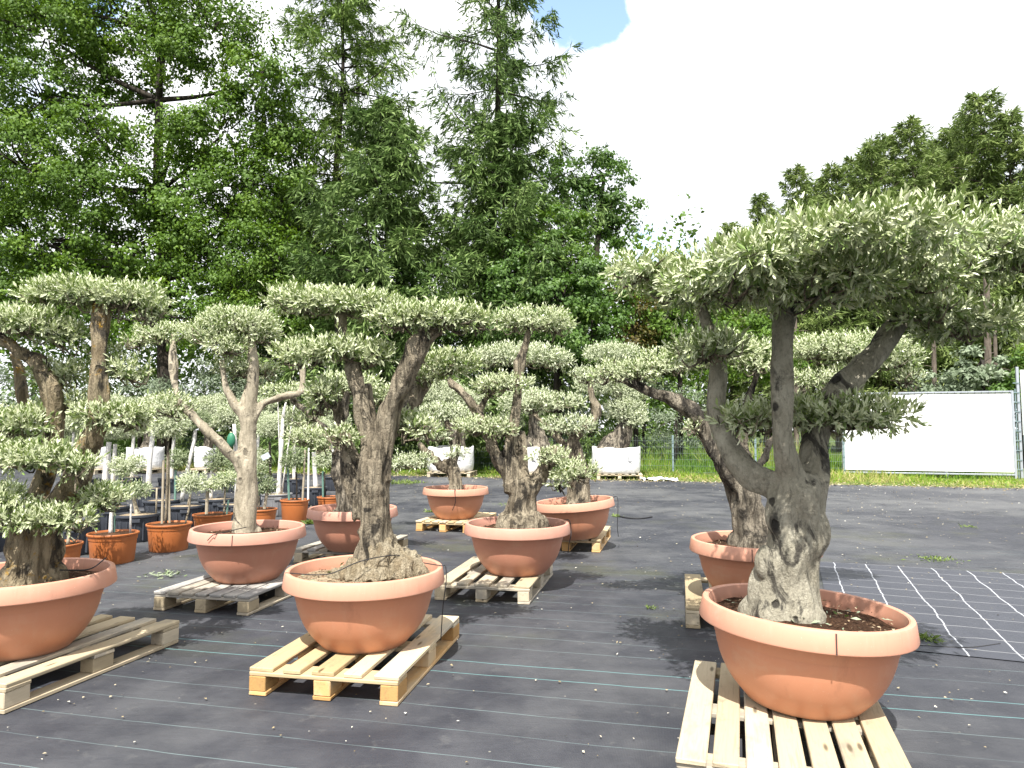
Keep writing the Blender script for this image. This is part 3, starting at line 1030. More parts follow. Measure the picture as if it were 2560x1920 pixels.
def conifer_meshes(seed, H, R, z0, nb, m_leaf, m_bark, droop=.5, tw=12, spr=9, sl=.34, sw=.045, prof=.75, tr=.22, lean=0.0, hang=.6, upturn=.25, bare=0.1, topr=.05, wild=.0):
    """trunk mesh + crown mesh for a larch / spruce standing at the origin"""
    rng = np.random.default_rng(seed)
    b = MB()
    ph = rng.random(3) * 6
    zs = np.linspace(0, H, 9)
    ax = np.stack((lean * zs / H + .006 * H * np.sin(zs * .5 + ph[0]), .006 * H * np.sin(zs * .4 + ph[1]), zs), 1)
    b.tube(ax, tr * (1 - zs / H * .96), 9, 3)
    PP, DD, TT, LL = [], [], [], []
    for i in range(nb):
        f = (i + rng.random()) / nb
        z = z0 + (H - z0) * f ** .92
        a = i * 2.39996 + rng.random() * .8
        Rb = max(R * topr, R * (1 - f) ** prof * rng.uniform(.55 - wild, 1.15 + wild * .4))
        base = np.array([np.interp(z, zs, ax[:, q]) for q in range(3)])
        out = np.array((math.cos(a), math.sin(a), 0))
        slope = rng.uniform(-.1, .25) + .55 * f
        s = np.linspace(0, 1, 6)
        pts = base + out * (Rb * s)[:, None] + np.array((0, 0, 1)) * (Rb * (slope * s - droop * s ** 2 + upturn * s ** 4))[:, None]
        b.tube(pts, np.linspace(.012 + .011 * Rb, .006, 6), 4, 1, closed=False)
        nt = max(3, int(tw * (.35 + Rb / R)))
        t = bare + (1 - bare) * rng.random(nt) ** .8
        bp = np.stack([np.interp(t, s, pts[:, q]) for q in range(3)], 1)
        side = np.cross(out, (0, 0, 1.0))
        sg = rng.choice((-1., 1.), nt)[:, None]
        td = nrm(out * rng.uniform(.2, .9, (nt, 1)) + side * sg * rng.uniform(.3, 1.0, (nt, 1)) + np.array((0, 0, -1)) * rng.uniform(.0, 1.6, (nt, 1)) * hang + np.array((0, 0, .25)))
        tl = Rb * rng.uniform(.12, .34, nt) * (1.15 - .6 * t) + .18
        q = rng.random((nt, spr))
        sp = bp[:, None] + td[:, None] * (tl[:, None] * q)[..., None]
        sp[..., 2] -= (tl[:, None] * q ** 2) * .25 * hang
        dd = nrm(td[:, None] * .9 + rng.normal(size=(nt, spr, 3)) * .42 + np.array((0, 0, -.12 * hang)))
        PP.append(sp.reshape(-1, 3)); DD.append(dd.reshape(-1, 3))
        TT.append(np.clip(rng.normal(.45, .14) + rng.normal(0, .16, (nt, spr)), 0, 1).ravel())
        LL.append(sl * rng.uniform(.6, 1.25, nt * spr))
    # leader
    n = 40
    q = rng.random(n)
    PP.append(ax[-1] - np.array((0, 0, 1)) * (q * H * .07)[:, None]); DD.append(nrm(rng.normal(size=(n, 3)) * .6 + np.array((0, 0, .8)))); TT.append(rng.random(n) * .6 + .2); LL.append(sl * rng.uniform(.6, 1.1, n))
    trunk = b.mesh('trunk', m_bark, True)
    P, D, T, L = map(np.concatenate, (PP, DD, TT, LL))
    N = nrm(rng.normal(size=P.shape) * .7 + np.array((0, 0, .9)))
    o = leaf_mesh('crown', P, D, N, L, sw * rng.uniform(.7, 1.4, len(P)) * (1 + 0 * L), T, m_leaf, None, False)
    me = o.data
    bpy.data.objects.remove(o)
    return trunk, me


def place_conifer(name, label, meshes, px, Y, scale=1.0, rz=0.0, group=None, X=None):
    x = at(px, 1075, Y)[0] if X is None else X
    root = empty(name, (x, Y, 0), rz, label, 'tree', group)
    root.scale = (scale,) * 3
    for nm, me in (('trunk', meshes[0]), ('crown', meshes[1])):
        link(bpy.data.objects.new(nm, me), root)
    return root


# left deciduous trees
broadleaf('oak_tree', 'broad dark green oak whose forked dark limbs show against bright sky', 'tree', 27.0,
          [(415, 1160, 20), (410, 700, 17), (395, 480, 13), (398, 250, 9), (400, 80, 5)],
          [(120, 90, 0, 190, 100), (300, 40, .5, 170, 90), (520, 60, 0, 150, 110), (640, 200, -.5, 110, 110), (560, 330, 0, 150, 110), (110, 250, 0, 160, 100),
           (60, 420, -.5, 190, 110), (250, 470, -1, 160, 90), (470, 500, -.6, 170, 110), (620, 480, -.5, 120, 110), (330, 220, 1.2, 110, 60),
           (100, 600, 0, 200, 110), (330, 620, -.6, 170, 100), (560, 640, -.8, 160, 100), (720, 360, .3, 80, 120), (330, -150, 0, 300, 120), (30, -60, 0, 180, 110), (410, 130, -.8, 110, 70), (230, 330, -1.5, 100, 70), (440, 330, -1.2, 90, 60)],
          M['oak'], leaf=.15, per=118, dens=1.3, seed=11, limb_r=.11, clump_r=.6)
broadleaf('leafy_tree', 'leafy green tree on the far left, partly behind the pale clipped crowns', 'tree', 30.0,
          [(-150, 1160, 20), (-140, 700, 15), (-130, 300, 9)],
          [(-120, 60, 0, 240, 130), (-60, 300, 0, 200, 150), (-100, 560, 0, 240, 150), (0, 720, -1, 200, 110), (-250, 300, 0, 200, 200)],
          M['maple'], leaf=.15, per=120, dens=1.1, seed=12, limb_r=.12, clump_r=.65)
broadleaf('leafy_bush', 'low spreading bush under the oak, between the left olive and the forest edge', 'bush', 25.5,
          [(640, 1150, 8), (630, 800, 6)],
          [(560, 690, 0, 120, 80), (700, 640, 0, 90, 90), (640, 820, 0, 150, 90), (460, 800, 0, 140, 90), (300, 760, .5, 170, 90), (120, 760, .5, 170, 90), (740, 760, 0, 90, 80)],
          M['oak'], leaf=.13, per=100, dens=.8, seed=13, limb_r=.06, clump_r=.5)
broadleaf('leafy_bush', 'dark leafy bush behind the crown of the middle olive', 'bush', 25.5,
          [(930, 1150, 8), (930, 800, 6)],
          [(880, 680, 0, 90, 70), (980, 720, 0, 100, 70), (1060, 800, 0, 110, 80), (900, 820, 0, 130, 80)],
          M['maple'], leaf=.13, per=100, dens=.85, seed=14, limb_r=.06, clump_r=.5)
broadleaf('maple_tree', 'round dark maple against the white sky, right of the tall larch', 'tree', 28.5,
          [(1485, 1150, 11), (1487, 700, 9), (1500, 560, 6), (1510, 440, 4)],
          [(1480, 430, 0, 90, 65), (1540, 490, 0, 75, 65), (1440, 500, 0, 80, 70), (1550, 575, 0, 55, 40), (1500, 560, .4, 80, 50), (1400, 440, .5, 60, 50)],
          M['maple'], leaf=.16, per=75, dens=.9, seed=15, limb_r=.06, clump_r=.45, flat=.5)
broadleaf('leafy_bush', 'bright yellow green bush with fresh pointed tip in front of the maple', 'bush', 24.5,
          [(1400, 1150, 8), (1400, 760, 5)],
          [(1375, 560, 0, 50, 45), (1410, 610, 0, 70, 50), (1340, 640, 0, 80, 60), (1430, 670, 0, 90, 60), (1445, 560, .2, 30, 30)],
          M['lime'], leaf=.14, per=85, dens=1.0, seed=16, limb_r=.05, clump_r=.4, flat=.4)
broadleaf('leafy_bush', 'deep green maple bush between the round olive crown and the right olive', 'bush', 24.0,
          [(1390, 1150, 8), (1390, 840, 5)],
          [(1290, 720, 0, 90, 65), (1400, 760, -.3, 110, 75), (1500, 730, 0, 80, 65), (1330, 830, -.3, 120, 70), (1460, 850, -.3, 120, 75), (1260, 650, .3, 50, 45)],
          M['maple'], leaf=.15, per=100, dens=1.1, seed=17, limb_r=.05, clump_r=.42, flat=.4)
broadleaf('leafy_bush', 'reddish brown tinged bush left of the big right olive', 'bush', 25.0,
          [(1590, 1150, 7), (1590, 840, 5)],
          [(1560, 740, 0, 50, 60), (1600, 800, 0, 55, 60), (1570, 850, 0, 70, 50)],
          M['rusty'], leaf=.13, per=70, dens=.9, seed=18, limb_r=.05, clump_r=.4)
broadleaf('leafy_bush', 'dark green bush showing between the trunks of the right olive', 'bush', 26.0,
          [(1700, 1150, 8), (1700, 840, 5)],
          [(1660, 720, 0, 90, 80), (1720, 800, 0, 110, 80), (1640, 830, 0, 80, 60), (1820, 820, .5, 110, 80), (1750, 900, .2, 120, 60), (1900, 880, .5, 110, 70)],
          M['oak'], leaf=.15, per=100, dens=.9, seed=19, limb_r=.05, clump_r=.45)
broadleaf('leafy_bush', 'sunlit pale green bush climbing a trunk above the white screen', 'bush', 27.0,
          [(2460, 1130, 7), (2455, 900, 5)],
          [(2455, 905, 0, 45, 55), (2470, 960, 0, 60, 45), (2410, 950, 0, 35, 45)],
          M['willow'], leaf=.17, per=70, dens=1.0, seed=20, limb_r=.04, clump_r=.38, flat=.4)
broadleaf('leafy_bush', 'yellow green bush at the right end above the white screen', 'bush', 26.0,
          [(2560, 1130, 7), (2560, 960, 5)],
          [(2545, 950, 0, 50, 35), (2600, 920, 0, 70, 50), (2510, 975, 0, 40, 20)],
          M['lime'], leaf=.15, per=80, dens=1.0, seed=21, limb_r=.04, clump_r=.38)
broadleaf('leafy_bush', 'pale green bush just above the middle of the white screen', 'bush', 27.5,
          [(2335, 1130, 7), (2335, 960, 5)],
          [(2330, 960, 0, 50, 30), (2290, 970, 0, 40, 20), (2370, 975, 0, 35, 20)],
          M['willow'], leaf=.16, per=60, dens=1.0, seed=22, limb_r=.04, clump_r=.36)
# grey olives and willows beyond the fence
for i, (px, py, rx, rz, Y, lab) in enumerate([
        (1690, 1035, 90, 60, 25.0, 'soft grey green shrub behind the wire fence, right of the white bag'),
        (1610, 930, 70, 60, 26.5, 'pale grey shrub rising over the far bagged olive'),
        (1350, 1000, 120, 70, 25.0, 'wide grey green shrub behind the middle olives'),
        (620, 960, 150, 70, 25.5, 'misty grey shrub behind the forked pale trunk'),
        (350, 990, 120, 60, 25.5, 'grey shrub behind the staked little trees'),
        (60, 1000, 130, 90, 25.0, 'grey shrub at the far left behind the lichen covered olive'),
        (930, 980, 120, 70, 25.0, 'grey green shrub behind the furrowed middle trunk')]):
    broadleaf('grey_shrub', lab, 'shrub', Y, [(px, 1150, 6), (px, py + 10, 4)],
              [(px, py, 0, rx, rz), (px - rx * .5, py + rz * .5, 0, rx * .7, rz * .7), (px + rx * .5, py + rz * .5, 0, rx * .7, rz * .7)],
              M['willow'], 'grey shrubs beyond the fence', leaf=.12, per=90, dens=.8, seed=30 + i, limb_r=.04, clump_r=.42, aspect=.3)

# conifers
larch_a = conifer_meshes(101, 23.5, 4.8, 4.2, 125, M['larch'], M['bark_wood'], droop=.42, tw=36, spr=14, sl=.34, sw=.05, prof=.55, wild=.3, tr=.26, hang=.8, upturn=.3)
larch_b = conifer_meshes(102, 25.5, 5.2, 1.5, 120, M['spruce'], M['bark_wood'], droop=.42, tw=38, spr=14, sl=.34, sw=.05, prof=.42, wild=.35, tr=.28, hang=.9, upturn=.45)
spruce_c = conifer_meshes(103, 13.6, 4.6, .8, 120, M['spruce'], M['bark_wood'], droop=.45, tw=36, spr=14, wild=.3, sl=.34, sw=.06, prof=.6, tr=.18, hang=.8, upturn=.4)
place_conifer('larch_tree', 'tall loose conifer right of the oak with bare dark stem below', larch_a, 835, 29.5, 1.0, .4)
place_conifer('larch_tree', 'tallest spiky conifer standing against the sky near the blue gap', larch_b, 1240, 28.0, 1.0, 1.1)
place_conifer('spruce_tree', 'shorter drooping conifer between the two tall ones', spruce_c, 955, 25.5, 1.0, 2.0)
place_conifer('spruce_tree', 'shorter bluish conifer in front of the tallest one', spruce_c, 1265, 26.0, .98, 4.1)
place_conifer('spruce_tree', 'dark conifer in the gap behind the oak and the loose conifer', spruce_c, 720, 33.0, 1.0, 5.0)
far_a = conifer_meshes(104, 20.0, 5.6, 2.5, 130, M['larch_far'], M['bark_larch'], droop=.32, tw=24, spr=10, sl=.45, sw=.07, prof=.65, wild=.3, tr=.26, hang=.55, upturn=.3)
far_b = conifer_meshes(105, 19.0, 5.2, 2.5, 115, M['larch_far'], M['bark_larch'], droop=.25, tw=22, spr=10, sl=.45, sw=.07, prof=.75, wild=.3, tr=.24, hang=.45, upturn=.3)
for i, (px, top, Y, me, lab) in enumerate([
        (2478, 242, 45, far_a, 'highest conifer of the far right wood'),
        (2305, 302, 45, far_b, 'second highest conifer of the far wood, with leaning stem'),
        (2560, 280, 44, far_a, 'conifer cut by the right edge of the photo'),
        (2240, 340, 47, far_a, 'broad conifer left of the second highest one'),
        (2200, 360, 44, far_b, 'mid height conifer where the far wood starts to climb'),
        (2100, 415, 46, far_b, 'slender pointed conifer next to the lone triangular one'),
        (2010, 420, 45, far_b, 'lone triangular conifer with open layered branches'),
        (1915, 490, 47, far_b, 'small pointed conifer, lowest tip of the far wood left of the triangular one'),
        (2400, 330, 49, far_b, 'conifer filling the gap behind the two highest'),
        (1830, 560, 50, far_b, 'tiny conifer top just over the big clipped crown'),
        (2150, 400, 50, far_a, 'conifer behind the slender pointed one'),
        (2350, 360, 52, far_b, 'half hidden conifer between the two highest'),
        (2060, 455, 51, far_a, 'wide conifer behind the lone triangular one'),
        (2440, 300, 50, far_b, 'conifer just left of the highest one'),
        (2640, 320, 43, far_b, 'conifer behind the gate post at the right edge')]):
    H = (at(px, top, Y)[2])
    s = H / (20.0 if me is far_a else 19.0)
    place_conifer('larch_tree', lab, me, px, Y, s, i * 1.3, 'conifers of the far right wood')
# bare lower stems at the right wood edge
for (px, top, r, Y, lab) in [(2463, 560, 8, 31, 'straight grey stem rising behind the right end of the white screen'), (2330, 700, 6, 33, 'thin dark stem left of the straight grey one'),
                             (2485, 760, 5, 34, 'thin brown stem close beside the straight grey one'), (1985, 700, 6, 34, 'brown stem seen under the big clipped crown')]:
    rt = empty('bare_stem', (at(px, 1100, Y)[0], Y, 0), 0, lab, 'tree', 'stems at the edge of the right wood')
    a, b_ = at(px + 4, 1100, Y), at(px, top, Y)
    a[2] = 0
    b = MB()
    b.tube([a, (a * .6 + b_ * .4) + np.array((.05, 0, 0)), b_], [r * Y / F * 1.2, r * Y / F, r * Y / F * .7], 8, 4, wob=.05)
    b.v = [tuple(p) for p in to_local(rt, np.array(b.v))]
    b.build('trunk', M['bark_larch'], rt, True)
    b = MB()
    for i in range(10):
        t = random.uniform(.35, 1)
        p = a * (1 - t) + b_ * t
        an = random.uniform(0, 6.28)
        e = p + np.array((math.cos(an) * random.uniform(.4, 1.1), math.sin(an) * .5, random.uniform(-.3, .1)))
        b.tube([p, (p + e) / 2 + np.array((0, 0, .06)), e], [.022, .014, .006], 4, 2)
    b.v = [tuple(p) for p in to_local(rt, np.array(b.v))]
    b.build('dead_twigs', M['bark_larch'], rt, True, 'stuff')


def woodmass(name, x0, x1, yf, depth, hmin, hmax, n, m, leaf, seed):
    rng = np.random.default_rng(seed)
    X = rng.uniform(x0, x1, n)
    yy = yf(X) + rng.random(n) * depth
    hh = hmin + (hmax - hmin) * (.5 + .5 * vnoise(np.stack((X * .25, X * 0 + seed, X * 0), 1)))
    Z = rng.random(n) ** .8 * hh
    P0 = np.stack((X, yy, Z), 1)
    per = 44
    v = rng.normal(size=(n, per, 3)) * .6
    P = (P0[:, None] + v).reshape(-1, 3)
    T = np.clip(rng.normal(.35, .18, (n, 1)) + rng.normal(0, .12, (n, per)), 0, 1).ravel()
    N = nrm(v.reshape(-1, 3) * .5 + rng.normal(size=P.shape) * .7 + np.array((0, -.4, .5)))
    keep = P[:, 2] > 0
    P, T, N = P[keep], T[keep], N[keep]
    D = nrm(np.cross(N, rng.normal(size=P.shape)))
    L = leaf * rng.uniform(.7, 1.3, len(P))
    o = leaf_mesh(name, P, D, N, L, L * .6, T, m, None, False, 'stuff')
    return o


tag(woodmass('forest_undergrowth', -42, 9, lambda x: 35 - .15 * x, 4, 9.0, 14.5, 1150, M['oak'], .3, 51), 'dense dark woodland undergrowth closing the view behind the left trees', 'undergrowth')
tag(woodmass('wood_undergrowth', 8, 46, lambda x: 50 - .05 * x, 5, 8.0, 12.0, 900, M['spruce'], .34, 52), 'dark shaded wood filling the background above the white screen', 'undergrowth')

# ------------------------------------------------------------------ grass
def grass(name, n, xr, yfun, h, seed, label, wd=.012, tmean=.5, lean=.35):
    rng = np.random.default_rng(seed)
    X = rng.uniform(xr[0], xr[1], n)
    yy = yfun(X, rng.random(n))
    patchy = .5 + .5 * vnoise(np.stack((X * .8, yy * .8, X * 0 + seed), 1))
    H = h(X, yy, patchy) * rng.uniform(.5, 1.2, n)
    P = np.stack((X, yy, np.full(n, -.008)), 1)
    D = nrm(rng.normal(size=(n, 3)) * lean + np.array((0, 0, 1)))
    N = nrm(rng.normal(size=(n, 3)) * np.array((1, 1, .2)))
    T = np.clip(rng.normal(tmean, .24, n) + (patchy - .5) * .9, 0, 1)
    o = leaf_mesh(name, P, D, N, H, wd * rng.uniform(.7, 1.5, n), T, M['grass'], None, False, 'stuff', .15)
    return tag(o, label, 'grass')


grass('tall_grass', 26000, (-16, 14), lambda x, r: FEN(x) - .3 + 4.2 * r, lambda x, y, p: np.clip(.22 + .25 * (y - FEN(x)), .2, .85) * (.6 + .8 * p), 61, 'tall bright meadow grass growing behind the wire fence', .02, .48)
grass('verge_grass', 20000, (-16, 16), lambda x, r: EDGE(x) + .1 + 3.4 * r ** .8, lambda x, y, p: (.03 + .30 * p ** 2) * (.35 + .45 * np.clip(y - EDGE(x), 0, 2)), 62, 'short ragged grass strip along the back edge of the black yard', .02, .62, .9)

# ------------------------------------------------------------------ fence and white screen
fx0, fx1 = -14.0, at(2108, 1100, 21.3)[0]
fdir = np.array((1, -.30)) / math.hypot(1, .30)
FH = 1.17


def fpt(s, z=0.0):          # point on the fence line at x = s
    return np.array((s, FEN(s), z))


fence = empty('wire_fence', fpt(0), math.atan2(-.30, 1), 'low grey green wire mesh fence running behind the yard left of the white screen', 'fence')
posts = np.arange(fx1, fx0, -2.42)
for x in posts:
    b = MB()
    p = fpt(x)
    b.box((0, 0, FH / 2 + .03), (.06, .045, FH + .06), .004)
    for z in (.2, .6, 1.0):
        b.box((0, -.03, z), (.075, .02, .03))
    o = b.build('fence_post', M['steel_grn'], fence)
    o.location = to_local(fence, p)
b = MB()
ctr = np.array(fence.location)
for z in np.arange(.05, FH + .01, .20):
    a, e = to_local(fence, fpt(fx0, z)), to_local(fence, fpt(fx1, z))
    for dy in (-.008, .008):
        b.box(((a[0] + e[0]) / 2, dy - .04, z), (abs(e[0] - a[0]), .0045, .0045))
xs = np.arange(to_local(fence, fpt(fx0))[0], to_local(fence, fpt(fx1))[0], .055)
for x in xs:
    b.box((x, -.04, FH / 2 + .01), (.0032, .0032, FH))
b.build('wire_mesh', M['wire'], fence, False, 'stuff')

sa, sb = np.array(at(2110, 1187, 21.3)), np.array(at(2540, 1195, 20.0))
sa[2] = sb[2] = 0
rz = math.atan2(sb[1] - sa[1], sb[0] - sa[0])
SL = float(np.linalg.norm(sb - sa))
scr = empty('privacy_screen', (sa + sb) / 2, rz, 'long white sheet stretched on a steel frame above the grass verge', 'screen')
HT = 2.5
# the sheet, gently rippled
V, Q = [], []
nx, nz = 60, 20
for i in range(nx + 1):
    for j in range(nz + 1):
        x, z = -SL / 2 + SL * i / nx, .20 + (HT - .24) * j / nz
        V.append((x, .012 * float(vnoise(np.array((x * 2.0, z * 1.5, 4.2)))), z))
for i in range(nx):
    for j in range(nz):
        a = i * (nz + 1) + j
        Q.append((a, a + nz + 1, a + nz + 2, a + 1))
mesh_quads('sheet', np.array(V), np.array(Q), M['sheet'], scr, None, True)
for nm, z in (('top_rail', HT), ('bottom_rail', .13)):
    b = MB(); b.box((0, .0, z), (SL, .05, .045), .004); b.build(nm, M['steel'], scr)
for x in (-SL / 2, SL / 2):
    b = MB(); b.box((x, 0, HT / 2), (.06, .06, HT + .05), .004); b.build('frame_post', M['steel'], scr)
b = MB()
for i in range(26):
    x = -SL / 2 + SL * (i + .5) / 26
    b.tube([(x, -.03, HT - .06), (x + .01, -.035, HT - .02), (x, 0, HT + .025)], .006, 4, 2)
b.build('lacing', M['ink'], scr, False, 'stuff')
# standing post in front of the sheet, leaning slightly
pb = gr(2366, 1195)
pp = empty('steel_post', pb, 0, 'single grey steel post standing in front of the white sheet', 'post', None)
b = MB(); b.box((0, 0, 1.02), (.085, .07, 2.04), .006); o = b.build('shaft', M['steel'], pp); o.rotation_euler = (0, -.028, 0)
b = MB(); b.box((-.05, 0, 2.07), (.045, .045, .07), .004); b.build('tip', M['steel'], pp)
for z in (.36, 1.86):
    b = MB(); b.box((-z * .028, -.045, z), (.17, .02, .022), .003); b.build('clamp', M['steel'], pp)
# gate at the right edge
gp = empty('yard_gate', gr(2552, 1196), rz, 'grey steel gate post with hinged mesh leaf at the far right end of the screen', 'gate')
b = MB(); b.box((0.03, 0, 1.62), (.07, .07, 3.24), .006); b.build('gate_post', M['steel'], gp)
b = MB(); b.box((.5, -.02, 2.2), (.80, .02, 1.9)); b.build('gate_panel', M['sheet'], gp)
for z in np.arange(.25, 2.9, .28):
    b = MB(); b.box((-.03, -.05, z), (.16, .02, .025)); b.build('hinge_bar', M['steel_grn'], gp)
for x in (-.05, .12, .2):
    b = MB(); b.box((x, -.02, 1.3), (.022, .022, 2.6)); b.build('leaf_bar', M['steel_grn'], gp)

# ------------------------------------------------------------------ olives in white bulk bags along the fence
def bulk_bag(label, px, pyb, wpx, hpx, Y, trunk, pads, style='bark_dark', flare=True, seed=1, pallet_label=None, nt=7):
    rng = np.random.default_rng(seed)
    k = Y / F
    c = at(px, 1100, Y)
    root = empty('bagged_olive_tree', (c[0], Y, 0), 0, label, 'tree', 'olive trees in white bulk bags by the fence')
    z0, R, Hh = .15, wpx * k / 2, hpx * k
    b = MB()
    prof = [(R * .02, 0), (R * .93, .0), (R * .99, .06), (R * 1.02, Hh * .35), (R * 1.0, Hh * .75), (R * 1.0, Hh), (R * .97, Hh + .012), (R * .94, Hh - .01), (R * .93, Hh * .8)]
    b.lathe(prof, 40)
    v = np.array(b.v)
    ang = np.arctan2(v[:, 1], v[:, 0])
    q = .03 * vnoise(np.stack((np.cos(ang) * 3, np.sin(ang) * 3, v[:, 2] * 4 + seed), 1)) + .02 * vnoise(np.stack((np.cos(ang) * 8, np.sin(ang) * 8, v[:, 2] * 2 + seed), 1))
    v[:, :2] *= (1 + q)[:, None]
    v[:, 2] += (v[:, 2] > Hh * .7) * .05 * vnoise(np.stack((np.cos(ang) * 2, np.sin(ang) * 2, ang * 0 + seed), 1))
    b.v = [tuple(p) for p in v]
    o = b.build('bag', M['bagcloth'], root, True)
    o.location = (0, 0, z0)
    b = MB()
    b.box((R * .35, -R * .94, z0 + Hh * .55), (.03, .012, .16)); b.box((R * .42, -R * .93, z0 + Hh * .48), (.12, .012, .025))
    b.build('strap', M['ink'], root)
    b = MB(); b.lathe([(.01, .06), (R * .5, .05), (R * .955, 0)], 24)
    o = b.build('soil', M['soil'], root, True); o.location = (0, 0, z0 + Hh * .86)
    limbs = []
    for pl in trunk:
        limbs.append(([at(x, y, Y + d) for (x, y, d, r) in pl], [r * k for (x, y, d, r) in pl]))
    woody('trunk', limbs, root, M[style], voxel=.035, amp=.05, seed=seed, freq=4.5)
    for pd in pads:
        ells = [(at(x, y, Y + d), (rx * k, min(rx * k, .9), rz * k)) for (x, y, d, rx, rz) in pd]
        olive_pad(rng, ells, root, M['olive_grey'], .11, 110, 7, False)
    if pallet_label:
        half = wpx * k / 2 * .95
        pallet(pallet_label, (c[0] - half, Y - .6), (c[0] + half, Y - .6 - .25 * half), 1.2, nt, 'worn', 'pallets under the bulk bags', wide=2 * half, tw=[.12] * nt)
    return root


bulk_bag('thick dark leaning olive trunk in a white bag, right end of the bag row', 1540, 1195, 116, 62, 20.6,
         [[(1528, 1150, 0, 42), (1530, 1120, 0, 34), (1550, 1095, 0, 25), (1562, 1060, 0, 21), (1565, 1030, 0, 14)], [(1505, 1140, 0, 22), (1530, 1120, 0, 24), (1555, 1085, 0, 18)], [(1560, 1070, 0, 12), (1545, 980, 0, 7), (1530, 900, 0, 5)]],
         [[(1560, 1028, 0, 52, 34), (1580, 1050, -.2, 35, 25)], [(1530, 885, 0, 68, 26)], [(1500, 965, 0, 60, 35), (1570, 985, .2, 50, 32)]], seed=71, pallet_label='low slatted pallet under the rightmost white bag')
bulk_bag('olive with fat root ball in a white bag half hidden by the middle olives', 1312, 1190, 100, 62, 20.9,
         [[(1330, 1150, 0, 40), (1345, 1115, 0, 36), (1340, 1080, 0, 18), (1330, 1030, 0, 10)]],
         [[(1320, 1010, 0, 70, 40)], [(1270, 1060, .2, 40, 25)]], seed=72, pallet_label='pallet under the bag between the two middle olives')
bulk_bag('bagged olive behind the far terracotta pot', 1127, 1190, 112, 58, 21.6,
         [[(1140, 1150, 0, 22), (1145, 1110, 0, 16), (1130, 1050, 0, 10)], [(1145, 1110, 0, 12), (1170, 1040, 0, 7)]],
         [[(1100, 990, 0, 70, 40), (1170, 1010, 0, 50, 35)], [(1060, 1060, 0, 50, 30)]], seed=73, pallet_label='pallet under the bag behind the far terracotta pot')
for i, (px, lab, pl) in enumerate([(242, 'bagged olive at the left end of the bag row, beside thin white stems', 'yellowish pallet at the left end of the bag row'),
                                   (365, 'bagged olive in the widest white bag behind the staked standards', 'yellowish pallet under the widest bag'),
                                   (515, 'bagged olive behind the limb of the pale forked tree', 'pallet under the bag behind the pale forked tree')]):
    wpx = (64, 86, 52)[i]
    bulk_bag(lab, px, 1180, wpx, 50, 22.8 + .3 * i, [[(px, 1140, 0, 14), (px + 6, 1090, 0, 10), (px + 2, 1040, 0, 7)], [(px + 5, 1100, 0, 6), (px + 30, 1040, 0, 4)]],
             [[(px - 10, 1030, 0, 60, 36), (px + 35, 1015, .3, 45, 30)]], seed=74 + i, pallet_label=pl)

# ------------------------------------------------------------------ small nursery trees
def small_pot(parent, D, H, kind):
    R = D / 2
    b = MB()
    if kind == 'tub':
        prof = [(.01, .0), (R * .76, 0), (R * .79, .01), (R * .90, H * .86), (R * .93, H * .87), (R * .935, H * .90), (R * 1.0, H * .905), (R * 1.01, H * .94), (R, H), (R * .955, H), (R * .93, H * .95), (R * .90, H * .8)]
        m = M['tub']
    else:
        prof = [(.01, 0), (R * .80, 0), (R * .83, .012), (R * .905, H * .78), (R * .925, H * .785), (R * .93, H * .80), (R * .94, H * .92), (R * .985, H * .925), (R, H * .945), (R, H * .985), (R * .985, H), (R * .945, H), (R * .925, H * .96), (R * .9, H * .8)]
        m = M['pot_small']
    if kind == 'dusty':
        m = M['tub_dusty']
    b.lathe(prof, 40)
    pot = b.build('tub' if kind != 'pot' else 'pot', m, parent, auto=35)
    if kind != 'pot':
        for sgn in (0, 1, 2, 3):
            a = sgn * math.pi / 2 + .4
            b = MB()
            Rm = Matrix.Rotation(a, 3, 'Z')
            b.box(Rm @ Vector((R * .93, 0, H * .80)), (.02, .11, .05), .006, Rm)
            b.build('handle', m, pot)
        b = MB()
        for i in range(16):
            a = i * math.pi / 8
            Rm = Matrix.Rotation(a, 3, 'Z')
            b.box(Rm @ Vector((R * .855, 0, H * .42)), (.03, .012, H * .7), .003, Rm)
        b.build('ribs', m, pot, False, 'stuff')
    n = 24
    b = MB(); b.lathe([(.005, .02), (R * .5, .012), (R * .935, 0)], n)
    v = np.array(b.v)
    v[:, 2] += .008 * vnoise(v * 22 + parent.location.x)
    b.v = [tuple(p) for p in v]
    s = b.build('soil', M['soil_pale'] if kind != 'pot' else M['soil'], parent, True)
    s.location = (0, 0, H * .93)
    return pot


